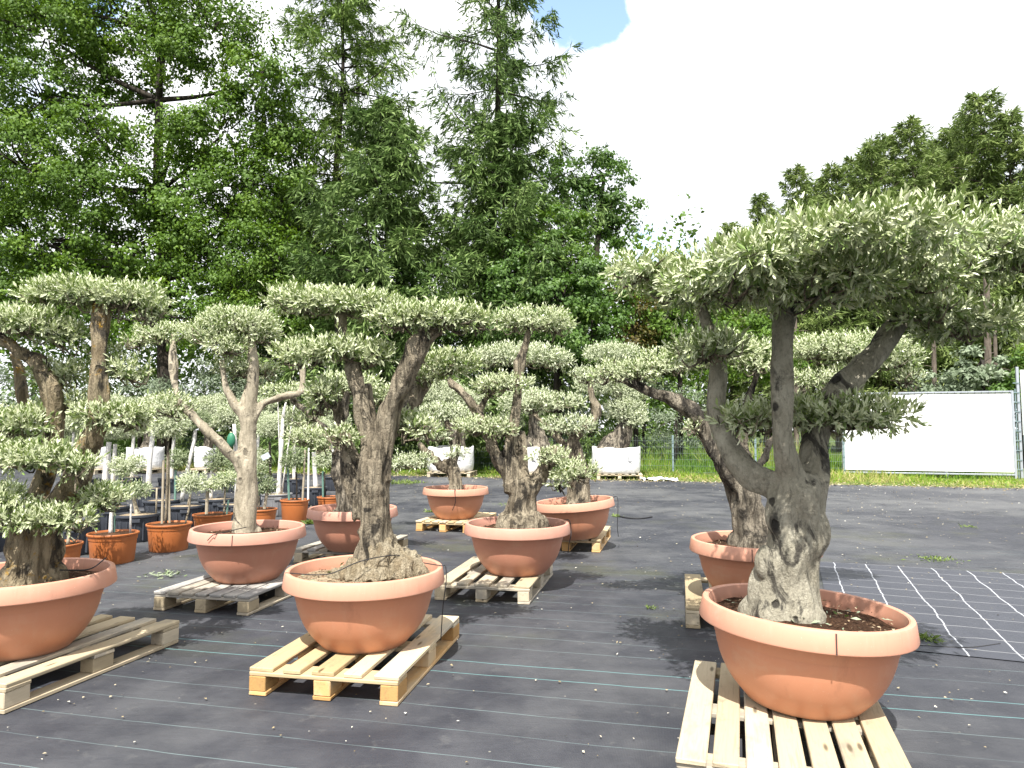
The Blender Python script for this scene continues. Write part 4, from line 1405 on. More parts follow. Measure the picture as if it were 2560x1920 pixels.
def standard(name, label, px, Y, D, H, kind, stems, stakes, crowns, seed, mcrown='olive', bark_m='bark_brown', group=None, leafL=.05, dens=330):
    """stems/stakes: polylines in photo px (x,y,r), crowns: (x,y,rx,rz)"""
    rng = np.random.default_rng(seed)
    c = at(px, 1100, Y)
    root = empty(name, (c[0], Y, .001), 0, label, 'potted tree' if kind == 'pot' else 'tree in tub', group)
    small_pot(root, D, H, kind)
    k = Y / F
    for st in stems:
        pts = [at(x, y, Y) for (x, y, r) in st]
        pts[0][2] = min(pts[0][2], H * .93)
        b = MB(); b.tube(pts, [r * k for (_, _, r) in st], 8, 4, wob=.08)
        b.v = [tuple(p) for p in to_local(root, np.array(b.v))]
        b.build('trunk', M[bark_m], root, True)
    for i, (x0, y0, x1, y1, r, mm) in enumerate(stakes):
        p0, p1 = at(x0, y0, Y + .03), at(x1, y1, Y + .03)
        p0[2] = min(p0[2], H * .94)
        b = MB(); b.tube([p0, p1], [r * k, r * k * .95], 7, 1)
        b.v = [tuple(p) for p in to_local(root, np.array(b.v))]
        b.build('stake', M[mm], root, auto=40)
    for (x, y, rx, rz) in crowns:
        ells = [(at(x, y, Y), (rx * k * .85, rx * k * .85, rz * k * .95)), (at(x - rx * .3, y + rz * .2, Y - .03), (rx * k * .6, rx * k * .6, rz * k * .65)), (at(x + rx * .3, y - rz * .15, Y + .03), (rx * k * .6, rx * k * .6, rz * k * .65))]
        olive_pad(rng, ells, root, M[mcrown], leafL, dens, 7, False, up=.25)
    return root


GP, GT = 'small trees in orange pots', 'trees in black tubs'
standard('potted_olive_tree', 'small tree in the orange pot nearest the camera, left row', 292, 7.55, .50, .31, 'pot', [[(277, 1335, 5), (279, 1280, 4.5), (284, 1230, 4)], [(326, 1332, 2.5), (327, 1260, 2)]],
         [(285, 1335, 286, 1215, 3, 'stake_green')], [(275, 1225, 40, 32), (335, 1222, 36, 24)], 201, 'olive_dark', 'whitewash', GP)
standard('potted_olive_tree', 'standard olive tied to two stakes in an orange pot', 430, 8.3, .50, .31, 'pot', [[(414, 1312, 3.5), (418, 1200, 3.2), (420, 1090, 3)], [(462, 1312, 2.5), (472, 1275, 2.5), (476, 1240, 2)]],
         [(405, 1312, 409, 1150, 3.2, 'stake'), (424, 1310, 421, 1130, 2.8, 'stake')], [(424, 1065, 54, 52), (482, 1205, 36, 38)], 202, 'olive_grey', 'bark_brown', GP)
standard('potted_olive_tree', 'low bushy tree with two stakes in an orange pot behind the pale trunk', 537, 9.3, .50, .30, 'pot', [[(560, 1288, 2.5), (562, 1240, 2.5), (563, 1215, 2)]],
         [(516, 1290, 519, 1212, 4, 'stake'), (566, 1290, 571, 1250, 2.5, 'stake_green')], [(562, 1200, 36, 32), (520, 1215, 26, 24)], 203, 'olive', 'bark_brown', GP)
standard('potted_olive_tree', 'little tree with a leaning stake in an orange pot right of the pale trunk', 655, 9.9, .46, .30, 'pot', [[(647, 1276, 2), (648, 1240, 2)]],
         [(660, 1278, 668, 1225, 4, 'stake')], [(660, 1215, 34, 34), (650, 1180, 24, 26)], 204, 'olive_dark', 'bark_brown', GP)
standard('potted_olive_tree', 'round headed dark standard with a tall white pole in an orange pot', 740, 10.9, .44, .33, 'pot', [[(741, 1256, 2.4), (742, 1215, 2.2), (740, 1180, 2.2)]],
         [(723, 1256, 719, 1165, 3, 'stake_green'), (756, 1256, 763, 1125, 2.6, 'stake'), (770, 1258, 772, 1120, 2.4, 'stake_white')], [(734, 1147, 32, 42)], 205, 'olive_dark', 'bark_wood', GP)
standard('potted_olive_tree', 'small round standard in the farthest orange pot, beside the dark rooted trunk', 827, 11.7, .42, .30, 'pot', [[(812, 1242, 2), (811, 1180, 2)]],
         [(808, 1244, 807, 1178, 3, 'stake_green')], [(808, 1150, 26, 32)], 206, 'olive_grey', 'bark_wood', GP)
standard('potted_olive_tree', 'small tree in an orange pot tucked behind the lichen covered trunk', 152, 6.9, .46, .30, 'pot', [[(170, 1360, 4), (176, 1310, 3.5), (180, 1270, 3)]], [], [(185, 1265, 50, 34)], 207, 'olive_dark', 'stake', GP)
standard('tub_olive_tree', 'bushy tree in the black tub right behind the nearest orange pot', 350, 9.0, .53, .34, 'tub', [[(345, 1285, 8), (338, 1265, 5), (325, 1200, 4)], [(390, 1290, 2), (392, 1220, 2)]], [], [(318, 1165, 46, 42), (345, 1225, 36, 26)], 208, 'olive_grey', 'bark_pale', GT)
standard('tub_olive_tree', 'tree with a slanting white stem in a black tub', 410, 10.8, .53, .34, 'tub', [[(455, 1235, 5), (470, 1170, 5), (484, 1110, 4.5), (488, 1075, 4)]], [(437, 1290, 439, 1175, 3, 'stake_green')], [(480, 1050, 50, 36), (447, 1148, 32, 36)], 209, 'olive_dark', 'whitewash', GT)
standard('tub_olive_tree', 'small bush in a black tub with a scrap of white plastic', 468, 10.0, .53, .34, 'tub', [[(470, 1265, 3), (476, 1235, 3)]], [], [(470, 1205, 30, 26)], 210, 'olive', 'bark_pale', GT)
standard('tub_olive_tree', 'white stemmed tree in a black tub behind the staked standard', 378, 13.0, .53, .34, 'tub', [[(370, 1215, 6.5), (374, 1160, 6), (381, 1095, 5.5), (384, 1060, 4)]], [], [(385, 1040, 60, 38), (345, 1060, 40, 28)], 211, 'olive_grey', 'whitewash', GT)
standard('tub_olive_tree', 'wide black tub behind the leftmost orange pots, with a low bush', 280, 9.9, .53, .34, 'tub', [[(282, 1268, 3), (284, 1230, 3)]], [], [(262, 1220, 36, 26)], 212, 'olive_dark', 'bark_pale', GT)
standard('tub_olive_tree', 'black tub standing right behind the lichen covered olive', 192, 8.05, .53, .36, 'tub', [[(200, 1310, 4), (205, 1260, 3)]], [], [(215, 1240, 46, 34)], 213, 'olive_dark', 'bark_pale', GT)
standard('tub_olive_tree', 'dark round bush in a black tub left of the pale forked trunk', 545, 11.0, .53, .34, 'tub', [[(528, 1240, 4), (527, 1200, 4), (530, 1170, 3)]], [(560, 1290, 566, 1180, 2, 'stake_green')], [(545, 1150, 38, 42)], 214, 'olive_dark', 'whitewash', GT)
standard('tub_olive_tree', 'tall straight whitewashed stem in a dusty grey tub', 695, 11.6, .50, .36, 'dusty', [[(696, 1240, 6.5), (699, 1180, 5.5), (704, 1110, 5), (708, 1040, 4), (715, 1005, 2)], [(708, 1040, 2), (735, 1020, 1.6), (750, 1010, 1)], [(706, 1060, 2), (695, 1020, 1.4), (690, 1000, 1)]],
         [], [(660, 1010, 34, 26)], 215, 'olive_grey', 'whitewash', GT)
standard('tub_olive_tree', 'white stemmed tree in a black tub between the round standard and the dark trunk', 785, 13.2, .53, .34, 'tub', [[(790, 1222, 6), (787, 1180, 5.5), (785, 1130, 5)]], [], [(780, 1075, 56, 44)], 216, 'olive_grey', 'whitewash', GT)
standard('tub_olive_tree', 'tub tree with thick white stem left of the widest bag', 264, 13.6, .53, .34, 'tub', [[(262, 1215, 7), (266, 1160, 6.5), (273, 1105, 6)]], [], [(270, 1070, 60, 44)], 217, 'olive_grey', 'whitewash', GT)
standard('tub_olive_tree', 'tub tree with thinner white stem next to the thick one', 300, 14.8, .53, .34, 'tub', [[(282, 1205, 5), (285, 1160, 5), (288, 1110, 4.5)]], [], [(310, 1075, 56, 36)], 218, 'olive_grey', 'whitewash', GT)
tg = standard('tub_olive_tree', 'round headed tree with a pale hanging tag, right of the pale forked trunk', 674, 13.4, .53, .34, 'tub', [[(676, 1225, 4), (675, 1160, 3.5), (674, 1105, 3)]], [], [(674, 1068, 36, 42), (655, 1150, 26, 38)], 219, 'olive_grey', 'bark_wood', GT)
b = MB(); b.box((0, 0, 0), (.15, .004, .10)); o = b.build('tag', M['tagcard'], tg); o.location = to_local(tg, at(664, 1141, 13.0)); o.rotation_euler = (.2, -.5, .3)
standard('tub_olive_tree', 'small black tub between the pale trunk and the low bushy orange pot', 590, 10.2, .46, .34, 'tub', [[(592, 1255, 3), (594, 1200, 3)]], [], [(588, 1170, 30, 50)], 220, 'olive_dark', 'bark_pale', GT)
standard('tub_olive_tree', 'black tub cut by the left edge of the photo', 0, 8.3, .53, .36, 'tub', [[(10, 1310, 4), (12, 1260, 3)]], [], [(10, 1230, 50, 34)], 221, 'olive_dark', 'bark_pale', GT)
gb = empty('watering_bag', at(578, 1150, 12.6), 0, 'green watering bag hanging on a thin white stem behind the pale forked trunk', 'bag')
gb.location.z = 0
b = MB()
p0, p1 = at(592, 1215, 12.6), at(585, 1060, 12.6)
p0[2] = 0
b.tube([p0, (p0 + p1) / 2 + np.array((.03, 0, 0)), p1], [.04, .035, .03], 7, 4)
b.v = [tuple(p) for p in to_local(gb, np.array(b.v))]
b.build('stem', M['whitewash'], gb, True)
b = MB(); b.ball(to_local(gb, at(578, 1100, 12.5)), (.075, .06, .13), 8); b.build('bag', M['greenbag'], gb, True)

for i, (px, yb, yt, Y) in enumerate([(225, 1200, 1075, 15.5), (330, 1205, 1065, 16.2), (428, 1205, 1070, 15.8), (590, 1205, 1060, 16.0), (640, 1210, 1080, 15.0), (735, 1205, 1070, 15.6), (835, 1200, 1075, 16.4), (180, 1205, 1080, 14.6)]):
    dx = (-6, 5, 9, -4, 6, 3, -7, 4)[i]
    lab_ = ['far white stemmed tree in front of the leftmost white bag', 'far white stemmed tree in front of the widest white bag', 'far tree whose white stem shows just left of the slanting one',
            'far white stemmed tree seen just left of the pale forked trunk', 'far white stemmed tree between the pale forked trunk and the dusty tub', 'far white stemmed tree right behind the round standard with white pole',
            'far white stemmed tree behind the dark rough trunk', 'far white stemmed tree farthest left, seen past the lichen covered limb']
    standard('tub_olive_tree', lab_[i], px, Y, .50, .33, 'tub', [[(px, yb, 4.5), (px + dx * .4, (yb + yt) / 2, 4.2), (px + dx, yt, 3.6)]], [],
             [(px + dx, yt - 25, 52, 38), (px + dx - 30, yt - 5, 34, 24)], 230 + i, 'olive_grey', 'whitewash', 'far rows of white stemmed trees', .075, 150)

# ------------------------------------------------------------------ the big cloud-pruned olives
def big_olive(label, Y, pcx, limbs, pads, bark_m, pot=None, seed=1, blobs=(), voxel=.012, amp=.012, freq=9, leafL=.048, dens=520, hi=True, k=9,
              leafm='olive', flare=None, mound=None, chips_m='bark_chip', nchip=500, clip=0, yf=.72, twn=14):
    rng = np.random.default_rng(seed)
    kx = Y / F
    c = at(pcx, 1300, Y)
    root = empty('potted_olive_tree', (c[0], Y, .002), 0, label, 'potted tree', 'cloud pruned olives in terracotta bowls')
    pt_ = big_pot(root, **(pot or {}))
    sc_ = (pot or {}).get('sc_', 1.0)
    zs = .145 + .375 * sc_
    L = []
    for pl in limbs:
        L.append(([at(x, y, Y + d) for (x, y, d, r) in pl], [r * (Y + d) / F for (x, y, d, r) in pl]))
    B = [(at(x, y, Y + d), np.array(r) * kx) for (x, y, d, r) in blobs]
    if flare:                                     # root flare: lobes round the foot
        fx, fy, fr, nfl = flare
        f0 = at(fx, fy, Y)
        for i in range(nfl):
            a = i * 6.283 / nfl + rng.random() * .6
            q = f0 + np.array((math.cos(a), math.sin(a), 0)) * fr * kx * rng.uniform(.5, .75)
            q[2] = zs + .01
            B.append((q, np.array((.5, .5, rng.uniform(.35, .75))) * fr * kx))
    if mound:
        woody('root_mound', [], root, M['mound'], [(at(x, y, Y + d), np.array(r) * kx) for (x, y, d, r) in mound], voxel, .018, seed * 2.1, 16)
    woody('trunk', L, root, M[bark_m], B, voxel, amp, seed * 1.3, freq)
    allE = []
    for pd in pads:
        ells = []
        for e in pd:
            x, y, d, rx, rz = e[:5]
            ry = e[5] if len(e) > 5 else max(rx * kx * yf, rz * kx)
            Yc = Y + d
            kk = Yc / F
            yt, yb = y - rz, y + rz
            zt = HC + (1075 - yt) / F * (Yc - .62 * ry if yt < 1075 else Yc + .62 * ry)
            zb = HC + (1075 - yb) / F * (Yc + .5 * ry if yb < 1075 else Yc - .5 * ry)
            hz = max((zt - zb) / 2, rz * kk * .5)
            cc = at(x, y, Yc)
            cc[2] = (zt + zb) / 2
            ells.append((cc, (rx * kk, ry, hz)))
        olive_pad(rng, ells, root, M[pd_m(pd) or leafm], leafL, dens, k, hi)
        allE += ells
    twigs(rng, allE, root, M['bark_brown'], twn)
    chips(root, rng, nchip, M[chips_m], zs - .012, .42 * sc_)
    if clip:
        chips(root, rng, clip, M['clipping'], zs - .002, .41 * sc_, (.02, .055), 'clippings')
    return root


def pd_m(pd):
    return None


def px_tilt(deg):
    return math.radians(deg)


# right foreground olive
big_olive('largest and nearest olive, smooth grey knobbly trunk under a wide flat crown, right foreground', 3.35, 1992,
          [[(1955, 1560, 0, 92), (1952, 1500, 0, 80), (1964, 1440, 0, 70), (1976, 1390, 0, 66), (1986, 1330, 0, 68), (1984, 1270, 0, 66), (1984, 1215, 0, 66), (1988, 1180, 0, 44)],
           [(1990, 1250, 0, 44), (1985, 1210, -.02, 36), (1966, 1155, -.05, 32), (1955, 1090, -.07, 29), (1955, 985, -.07, 27), (1957, 890, -.05, 27), (1962, 815, -.02, 28), (1968, 740, 0, 27)],
           [(2010, 1260, 0, 44), (2034, 1190, .04, 34), (2040, 1110, .10, 32), (2070, 1020, .14, 32), (2100, 972, .16, 33), (2172, 908, .2, 31), (2222, 838, .2, 27), (2265, 780, .2, 24)],
           [(1985, 1260, 0, 40), (1930, 1212, .05, 36), (1868, 1180, .1, 33), (1826, 1130, .14, 29), (1803, 1075, .18, 26), (1792, 1015, .2, 24), (1796, 950, .22, 23), (1790, 880, .22, 20), (1768, 810, .2, 18), (1745, 740, .2, 15)],
           [(2010, 1520, .0, 40), (2006, 1420, .0, 36), (2018, 1340, .0, 36), (2024, 1270, .0, 34), (2026, 1200, .02, 32)]],
          [[(1960, 635, -.2, 250, 90, .85), (1790, 680, -.2, 130, 92, .7), (2100, 640, -.2, 220, 88, .85), (1880, 690, -.35, 120, 66, .4), (2060, 700, -.35, 150, 66, .42)],
           [(2370, 615, .05, 215, 76, .55), (2520, 630, .1, 130, 78, .45), (2250, 690, -.1, 130, 75, .45)],
           [(2410, 805, .1, 112, 50, .34), (2320, 770, 0, 70, 48, .3)],
           [(1612, 668, .2, 92, 56, .3), (1690, 700, .15, 70, 60, .3)],
           [(2165, 1030, .06, 112, 62, .28), (2060, 1035, .12, 110, 62, .26), (1960, 1030, .16, 90, 52, .22), (1850, 1042, .14, 74, 42, .2)],
           [(1770, 862, .02, 92, 44, .26)]],
          'bark_grey', dict(style='orange', seam=-math.pi / 2 - .13, tilt=(0, math.radians(3.0))), 301,
          blobs=[(2036, 1328, -.05, (30, 26, 30)), (2044, 1348, -.05, (18, 20, 16)), (2001, 1392, -.085, (27, 16, 20)), (2008, 1402, -.09, (18, 16, 14)), (1912, 1408, -.05, (26, 22, 44)), (2046, 1272, -.03, (13, 13, 20))],
          voxel=.010, amp=.0065, freq=8, dens=330, leafL=.052, flare=(1955, 1512, 84, 12), clip=90, nchip=350)
# middle foreground olive
big_olive('olive with two dark furrowed stems and a broad pale root mound, centre left foreground', 4.25, 915,
          [[(945, 1470, 0, 66), (940, 1420, 0, 58), (940, 1370, 0, 48), (938, 1330, 0, 40), (936, 1270, 0, 38), (938, 1210, 0, 39), (942, 1150, 0, 38)],
           [(945, 1200, 0, 34), (958, 1122, 0, 31), (970, 1046, -.03, 29), (998, 968, -.05, 28), (1032, 892, -.06, 27), (1060, 846, -.06, 25), (1100, 815, -.05, 19)],
           [(925, 1200, 0, 30), (928, 1104, 0, 24), (910, 1040, 0, 22), (896, 985, 0, 21), (886, 945, 0, 20), (876, 880, .05, 17), (856, 820, .08, 15), (856, 770, .08, 14)],
           [(915, 1290, .02, 28), (890, 1230, .05, 24), (880, 1180, .08, 24), (868, 1120, .1, 22), (850, 1060, .12, 18), (842, 1000, .12, 14)],
           [(935, 1060, .05, 13), (925, 1010, .06, 13), (915, 960, .06, 13)],
           [(955, 1120, .15, 20), (1005, 1040, .38, 20), (1043, 982, .5, 21), (1074, 935, .55, 20), (1088, 912, .56, 13)]],
          [[(760, 745, .05, 95, 58), (850, 752, .05, 130, 55), (945, 760, .1, 85, 50)],
           [(1010, 790, -.08, 95, 50), (1110, 788, -.08, 110, 52), (1190, 795, -.05, 65, 42)],
           [(770, 880, 0, 95, 52), (860, 868, -.05, 90, 48), (940, 885, -.02, 60, 45)],
           [(815, 980, .05, 48, 52), (800, 1010, .08, 40, 34)],
           [(1020, 1058, .12, 62, 40), (1062, 1072, .05, 46, 36), (985, 1035, .1, 30, 24)],
           [(850, 1088, -.05, 52, 28)],
           [(1120, 905, .4, 85, 55), (1060, 940, .4, 50, 35)]],
          'bark_brown', dict(style='orange', pale=True), 302, voxel=.010, amp=.011, freq=10, flare=(944, 1420, 62, 9), nchip=1300, dens=470,
          mound=[(945, 1435, -.02, (85, 75, 34)), (1000, 1415, 0, (52, 50, 44)), (900, 1432, -.04, (52, 50, 28)), (958, 1396, -.02, (54, 50, 46)), (1030, 1432, 0, (36, 36, 28)), (950, 1440, -.12, (56, 45, 18)), (860, 1440, -.02, (40, 40, 12))],
          blobs=[(905, 1330, -.04, (16, 14, 18)), (886, 1290, -.02, (12, 12, 22))], clip=40)
# left foreground olive
big_olive('olive with yellow lichen on its twin stems, cut by the left edge', 4.11, 66,
          [[(80, 1470, 0, 68), (80, 1420, 0, 62), (86, 1370, 0, 60), (96, 1320, 0, 54), (110, 1280, 0, 44)],
           [(120, 1300, 0, 38), (155, 1250, 0, 31), (195, 1180, -.03, 27), (228, 1105, -.04, 25), (246, 1045, -.05, 22), (248, 980, -.05, 22), (247, 905, -.04, 21), (251, 815, -.02, 20), (253, 750, 0, 18)],
           [(95, 1300, 0, 36), (95, 1240, .03, 25), (118, 1165, .05, 24), (143, 1050, .06, 24), (127, 968, .04, 23), (78, 902, 0, 21), (20, 858, -.03, 19), (-20, 835, -.03, 16)],
           [(70, 1060, .2, 12), (62, 1000, .22, 14), (45, 930, .25, 15), (30, 880, .25, 12)]],
          [[(190, 725, 0, 110, 58), (300, 735, 0, 120, 56), (110, 730, .05, 70, 40), (380, 770, 0, 50, 35)],
           [(60, 800, -.05, 115, 58), (150, 830, 0, 70, 48), (-60, 800, 0, 100, 60)],
           [(320, 920, .05, 66, 44), (260, 890, .1, 50, 36)],
           [(150, 930, .1, 70, 50), (200, 1000, .12, 60, 40)],
           [(270, 1035, -.05, 92, 42), (340, 1040, 0, 50, 36)],
           [(40, 1055, -.05, 90, 55), (110, 1030, .1, 50, 40)],
           [(90, 1140, -.22, 100, 48), (190, 1160, -.2, 60, 36), (0, 1130, -.15, 70, 50)],
           [(60, 1285, -.22, 95, 40), (160, 1290, -.2, 80, 38), (245, 1240, -.05, 70, 42), (-10, 1250, -.2, 80, 60)]],
          'bark_moss', dict(style='orange', sc_=1.0), 303, voxel=.011, amp=.012, flare=(80, 1430, 72, 7))
# pale forked tree
big_olive('olive with a smooth pale forked trunk on a grey pallet, left of the middle', 6.02, 622,
          [[(615, 1345, 0, 30), (615, 1310, 0, 28), (617, 1250, 0, 26), (616, 1200, 0, 24), (617, 1150, 0, 22), (619, 1090, 0, 19), (622, 1050, 0, 16)],
           [(622, 1075, 0, 16), (627, 1015, 0, 14), (632, 950, 0, 13), (630, 873, 0, 12), (625, 810, 0, 10)],
           [(617, 1080, 0, 14), (607, 1039, -.02, 13), (584, 1008, -.03, 10), (563, 962, -.03, 9), (555, 900, 0, 8)],
           [(600, 1030, 0, 8), (614, 985, .05, 7), (622, 955, .08, 6)],
           [(622, 1070, 0, 12), (640, 1037, 0, 10), (662, 1008, .02, 10), (711, 990, .05, 9), (752, 979, .08, 8.5), (757, 930, .1, 8), (755, 890, .1, 6)],
           [(612, 1180, 0, 15), (595, 1155, -.05, 14), (549, 1108, -.08, 13), (503, 1062, -.1, 12), (470, 1022, -.1, 11)],
           [(470, 1030, -.1, 9), (448, 1000, 0, 8), (438, 965, .1, 9), (434, 900, .15, 9), (434, 835, .2, 8)]],
          [[(590, 795, 0, 95, 52), (640, 820, 0, 60, 60), (520, 830, 0, 58, 52), (570, 860, -.1, 60, 40)],
           [(600, 915, .1, 70, 40), (660, 925, .15, 45, 30)],
           [(410, 828, .2, 82, 38), (350, 850, .2, 45, 30)],
           [(430, 1015, -.1, 62, 46)],
           [(755, 860, .1, 45, 30)]],
          'bark_pale', dict(style='brown', seam=-math.pi / 2 + .10), 304, voxel=.014, amp=.009, freq=8, dens=380, k=8, hi=False, leafm='olive', nchip=450, flare=(615, 1335, 30, 5))
# olive behind, dark rooted
big_olive('olive with a dark rough foot in a brownish bowl, hidden behind the furrowed middle trunk', 7.5, 882,
          [[(868, 1290, 0, 26), (862, 1255, 0, 24), (862, 1215, 0, 22), (858, 1175, 0, 22), (850, 1130, 0, 22)],
           [(855, 1160, 0, 15), (845, 1105, 0, 13), (855, 1040, 0, 11), (870, 980, 0, 9)],
           [(850, 1120, 0, 12), (800, 1058, 0, 9), (742, 1010, 0, 8), (725, 990, 0, 6)]],
          [[(768, 1090, -.1, 56, 32), (810, 1110, -.1, 40, 26)], [(710, 978, 0, 66, 24)], [(870, 960, .1, 90, 46), (960, 985, .1, 60, 36)], [(760, 1045, .1, 50, 24)]],
          'bark_dark', dict(style='brown'), 305, voxel=.018, amp=.022, freq=10, dens=300, k=7, hi=False, leafL=.06, nchip=250, flare=(866, 1285, 30, 6))
# far olive
big_olive('farthest potted olive, small with a crooked low branch, on a yellow pallet', 10.1, 1139,
          [[(1140, 1240, 0, 21), (1139, 1210, 0, 19), (1128, 1165, 0, 17), (1118, 1145, 0, 12)],
           [(1130, 1180, 0, 12), (1100, 1163, 0, 11), (1070, 1132, 0, 9), (1045, 1108, 0, 7)],
           [(1128, 1160, 0, 8), (1129, 1130, 0, 7), (1127, 1090, 0, 6), (1115, 1050, 0, 5)],
           [(1135, 1170, .1, 9), (1145, 1120, .15, 8), (1150, 1060, .2, 6)]],
          [[(1040, 1152, -.1, 54, 28), (990, 1160, 0, 36, 22)], [(1108, 1032, 0, 62, 36)], [(1140, 1130, -.1, 34, 16)], [(1090, 1088, 0, 42, 22)], [(1165, 1045, .2, 40, 26)]],
          'bark_brown', dict(style='orange', sticker=(-.30, .30, .10, .028)), 306, voxel=.022, amp=.02, dens=240, k=7, hi=False, leafL=.065, leafm='olive_grey', nchip=250)
# middle olive with round crown
big_olive('olive with many stems rising from a flared foot and one round top crown, centre', 6.3, 1293,
          [[(1300, 1330, 0, 50), (1302, 1300, 0, 43), (1302, 1265, 0, 36), (1302, 1235, 0, 33), (1292, 1200, 0, 35)],
           [(1285, 1225, 0, 24), (1270, 1190, 0, 18), (1240, 1143, 0, 17), (1222, 1100, .03, 15), (1205, 1055, .05, 13), (1180, 1010, .05, 12), (1148, 975, .05, 11), (1120, 950, .05, 9)],
           [(1195, 1030, .05, 9), (1212, 1000, .08, 8), (1238, 968, .1, 7)],
           [(1290, 1205, 0, 20), (1283, 1170, 0, 16), (1273, 1125, 0, 15), (1286, 1066, 0, 13), (1292, 1008, 0, 12.5), (1298, 931, 0, 12), (1309, 865, 0, 11), (1332, 815, 0, 9)],
           [(1308, 1210, 0, 18), (1306, 1160, .05, 15), (1302, 1110, .08, 14), (1300, 1080, .1, 12)],
           [(1315, 1245, 0, 22), (1335, 1212, 0, 19), (1360, 1178, 0, 18), (1378, 1140, 0, 15), (1392, 1120, 0, 11)]],
          [[(1340, 795, 0, 96, 50), (1290, 800, 0, 52, 40), (1390, 810, 0, 50, 42)],
           [(1265, 955, -.05, 80, 32), (1215, 965, 0, 45, 26)],
           [(1205, 1064, -.08, 82, 32), (1260, 1075, 0, 40, 22)],
           [(1372, 1140, -.12, 56, 32), (1440, 1175, -.15, 62, 40), (1400, 1200, -.15, 40, 28)]],
          'bark_brown', dict(style='brown', sticker=(-.18, .30, .05, .02)), 307, voxel=.013, amp=.013, freq=10, dens=360, k=8, hi=False, leafm='olive', nchip=450, flare=(1302, 1310, 62, 9))
# olive behind right of middle
big_olive('low olive with angled brown stems in the tilted bowl, right of centre', 8.3, 1442,
          [[(1450, 1265, 0, 34), (1450, 1235, 0, 30), (1446, 1190, 0, 24), (1440, 1140, 0, 20), (1435, 1100, 0, 14)],
           [(1415, 1150, -.1, 12), (1430, 1105, -.1, 12), (1458, 1075, -.1, 11), (1475, 1050, -.05, 9)],
           [(1440, 1150, 0, 11), (1400, 1100, 0, 10), (1368, 1066, .05, 9), (1335, 1034, .1, 8)],
           [(1470, 1080, .1, 10), (1492, 1035, .1, 13), (1482, 990, .1, 10), (1475, 940, .12, 7)]],
          [[(1400, 1002, 0, 68, 30), (1350, 990, .1, 40, 24)], [(1425, 1062, -.15, 72, 36)], [(1300, 885, .3, 120, 44), (1230, 895, .3, 60, 34), (1385, 900, .3, 55, 36)], [(1330, 1010, .1, 50, 28)], [(1470, 935, .1, 50, 26)]],
          'bark_brown', dict(style='orange', tilt=(0, math.radians(-4.5))), 308, voxel=.016, amp=.014, dens=280, k=7, hi=False, leafL=.06, leafm='olive_grey', nchip=250)
# right rear olive
big_olive('olive with a blotched dark and pale trunk, half hidden behind the nearest olive', 5.33, 1884,
          [[(1880, 1365, 0, 56), (1880, 1335, 0, 48), (1876, 1290, 0, 40), (1862, 1240, 0, 40), (1845, 1200, 0, 36)],
           [(1850, 1225, 0, 30), (1815, 1180, -.03, 22), (1788, 1130, -.05, 19), (1766, 1085, -.06, 20), (1745, 1045, -.08, 20), (1700, 1010, -.1, 18), (1655, 990, -.12, 15), (1590, 962, -.14, 11), (1540, 945, -.14, 8)],
           [(1766, 1090, -.03, 16), (1780, 1040, 0, 16), (1790, 980, .02, 15), (1800, 920, .02, 12)],
           [(1880, 1250, .05, 24), (1868, 1180, .1, 17), (1858, 1120, .12, 16), (1862, 1070, .12, 15), (1880, 980, .12, 13), (1900, 900, .12, 11)],
           [(1880, 1190, .1, 14), (1905, 1150, .12, 13), (1925, 1110, .14, 11), (1990, 1000, .2, 10), (2080, 930, .25, 9), (2130, 890, .25, 7)]],
          [[(1590, 925, -.12, 92, 42), (1520, 930, -.1, 52, 36), (1680, 900, -.08, 90, 50)],
           [(1780, 880, 0, 110, 56), (1860, 870, .05, 80, 46)],
           [(2130, 868, .25, 150, 56), (2230, 890, .25, 75, 56), (2040, 870, .2, 90, 50), (2270, 940, .25, 38, 34)],
           [(2030, 945, .1, 90, 30), (2120, 930, .15, 60, 36)],
           [(1735, 1065, -.15, 30, 16)], [(1800, 850, .2, 80, 40), (1890, 905, -.1, 60, 40)]],
          'bark_dark', dict(style='orange', seam=-math.pi / 2 - .36), 309, voxel=.013, amp=.015, freq=9, dens=360, k=8, hi=False, leafm='olive', nchip=400, flare=(1878, 1345, 56, 7))

# ------------------------------------------------------------------ pallets
GPAL = 'pallets under the potted trees'
c0, cb = gr(1690, 1895, .145)[:2], gr(1738, 1640, .145)[:2]
r0 = gr(2277, 1912, .145)[:2]
dv = (cb - c0) / np.linalg.norm(cb - c0)
nv = np.array((dv[1], -dv[0]))
c1 = c0 + nv * float(np.dot(r0 - c0, nv))
pallet('worn pallet with seven close boards, cut by the bottom edge under the nearest bowl', c0, c1, 1.2, 7, 'worn', tw=[.115, .098, .098, .098, .098, .098, .115])
pallet('bright new five board pallet under the bowl with the pale root mound', gr(621, 1739), gr(994, 1768), 1.2, 5, 'new')
fr_, br_ = gr(9, 1788), gr(451, 1606)
dv = (br_ - fr_)[:2] / np.linalg.norm((br_ - fr_)[:2])
ex = np.array((dv[1], -dv[0]))
pallet('yellowish wide slatted pallet under the lichen covered olive at the left edge', fr_[:2] - ex * .82, fr_[:2], 1.21, 5, 'worn', tw=[.12, .10, .12, .10, .11])
pallet('weathered silver grey pallet under the pale forked tree', gr(382, 1526), gr(621, 1541), 1.2, 7, 'grey', tw=[.10] * 7)
pallet('light pallet with worn board ends under the many stemmed centre olive', gr(1085, 1500), gr(1324, 1513), 1.2, 5, 'worn')
f7 = gr(1501, 1382); d7 = (gr(1542, 1346) - f7)[:2]; d7 /= np.linalg.norm(d7); e7 = np.array((d7[1], -d7[0]))
pallet('pale pallet under the tilted bowl right of centre', f7[:2] - np.array((.97, -.235)) * .8, f7[:2], 1.2, 6, 'new', tw=[.11] * 6)
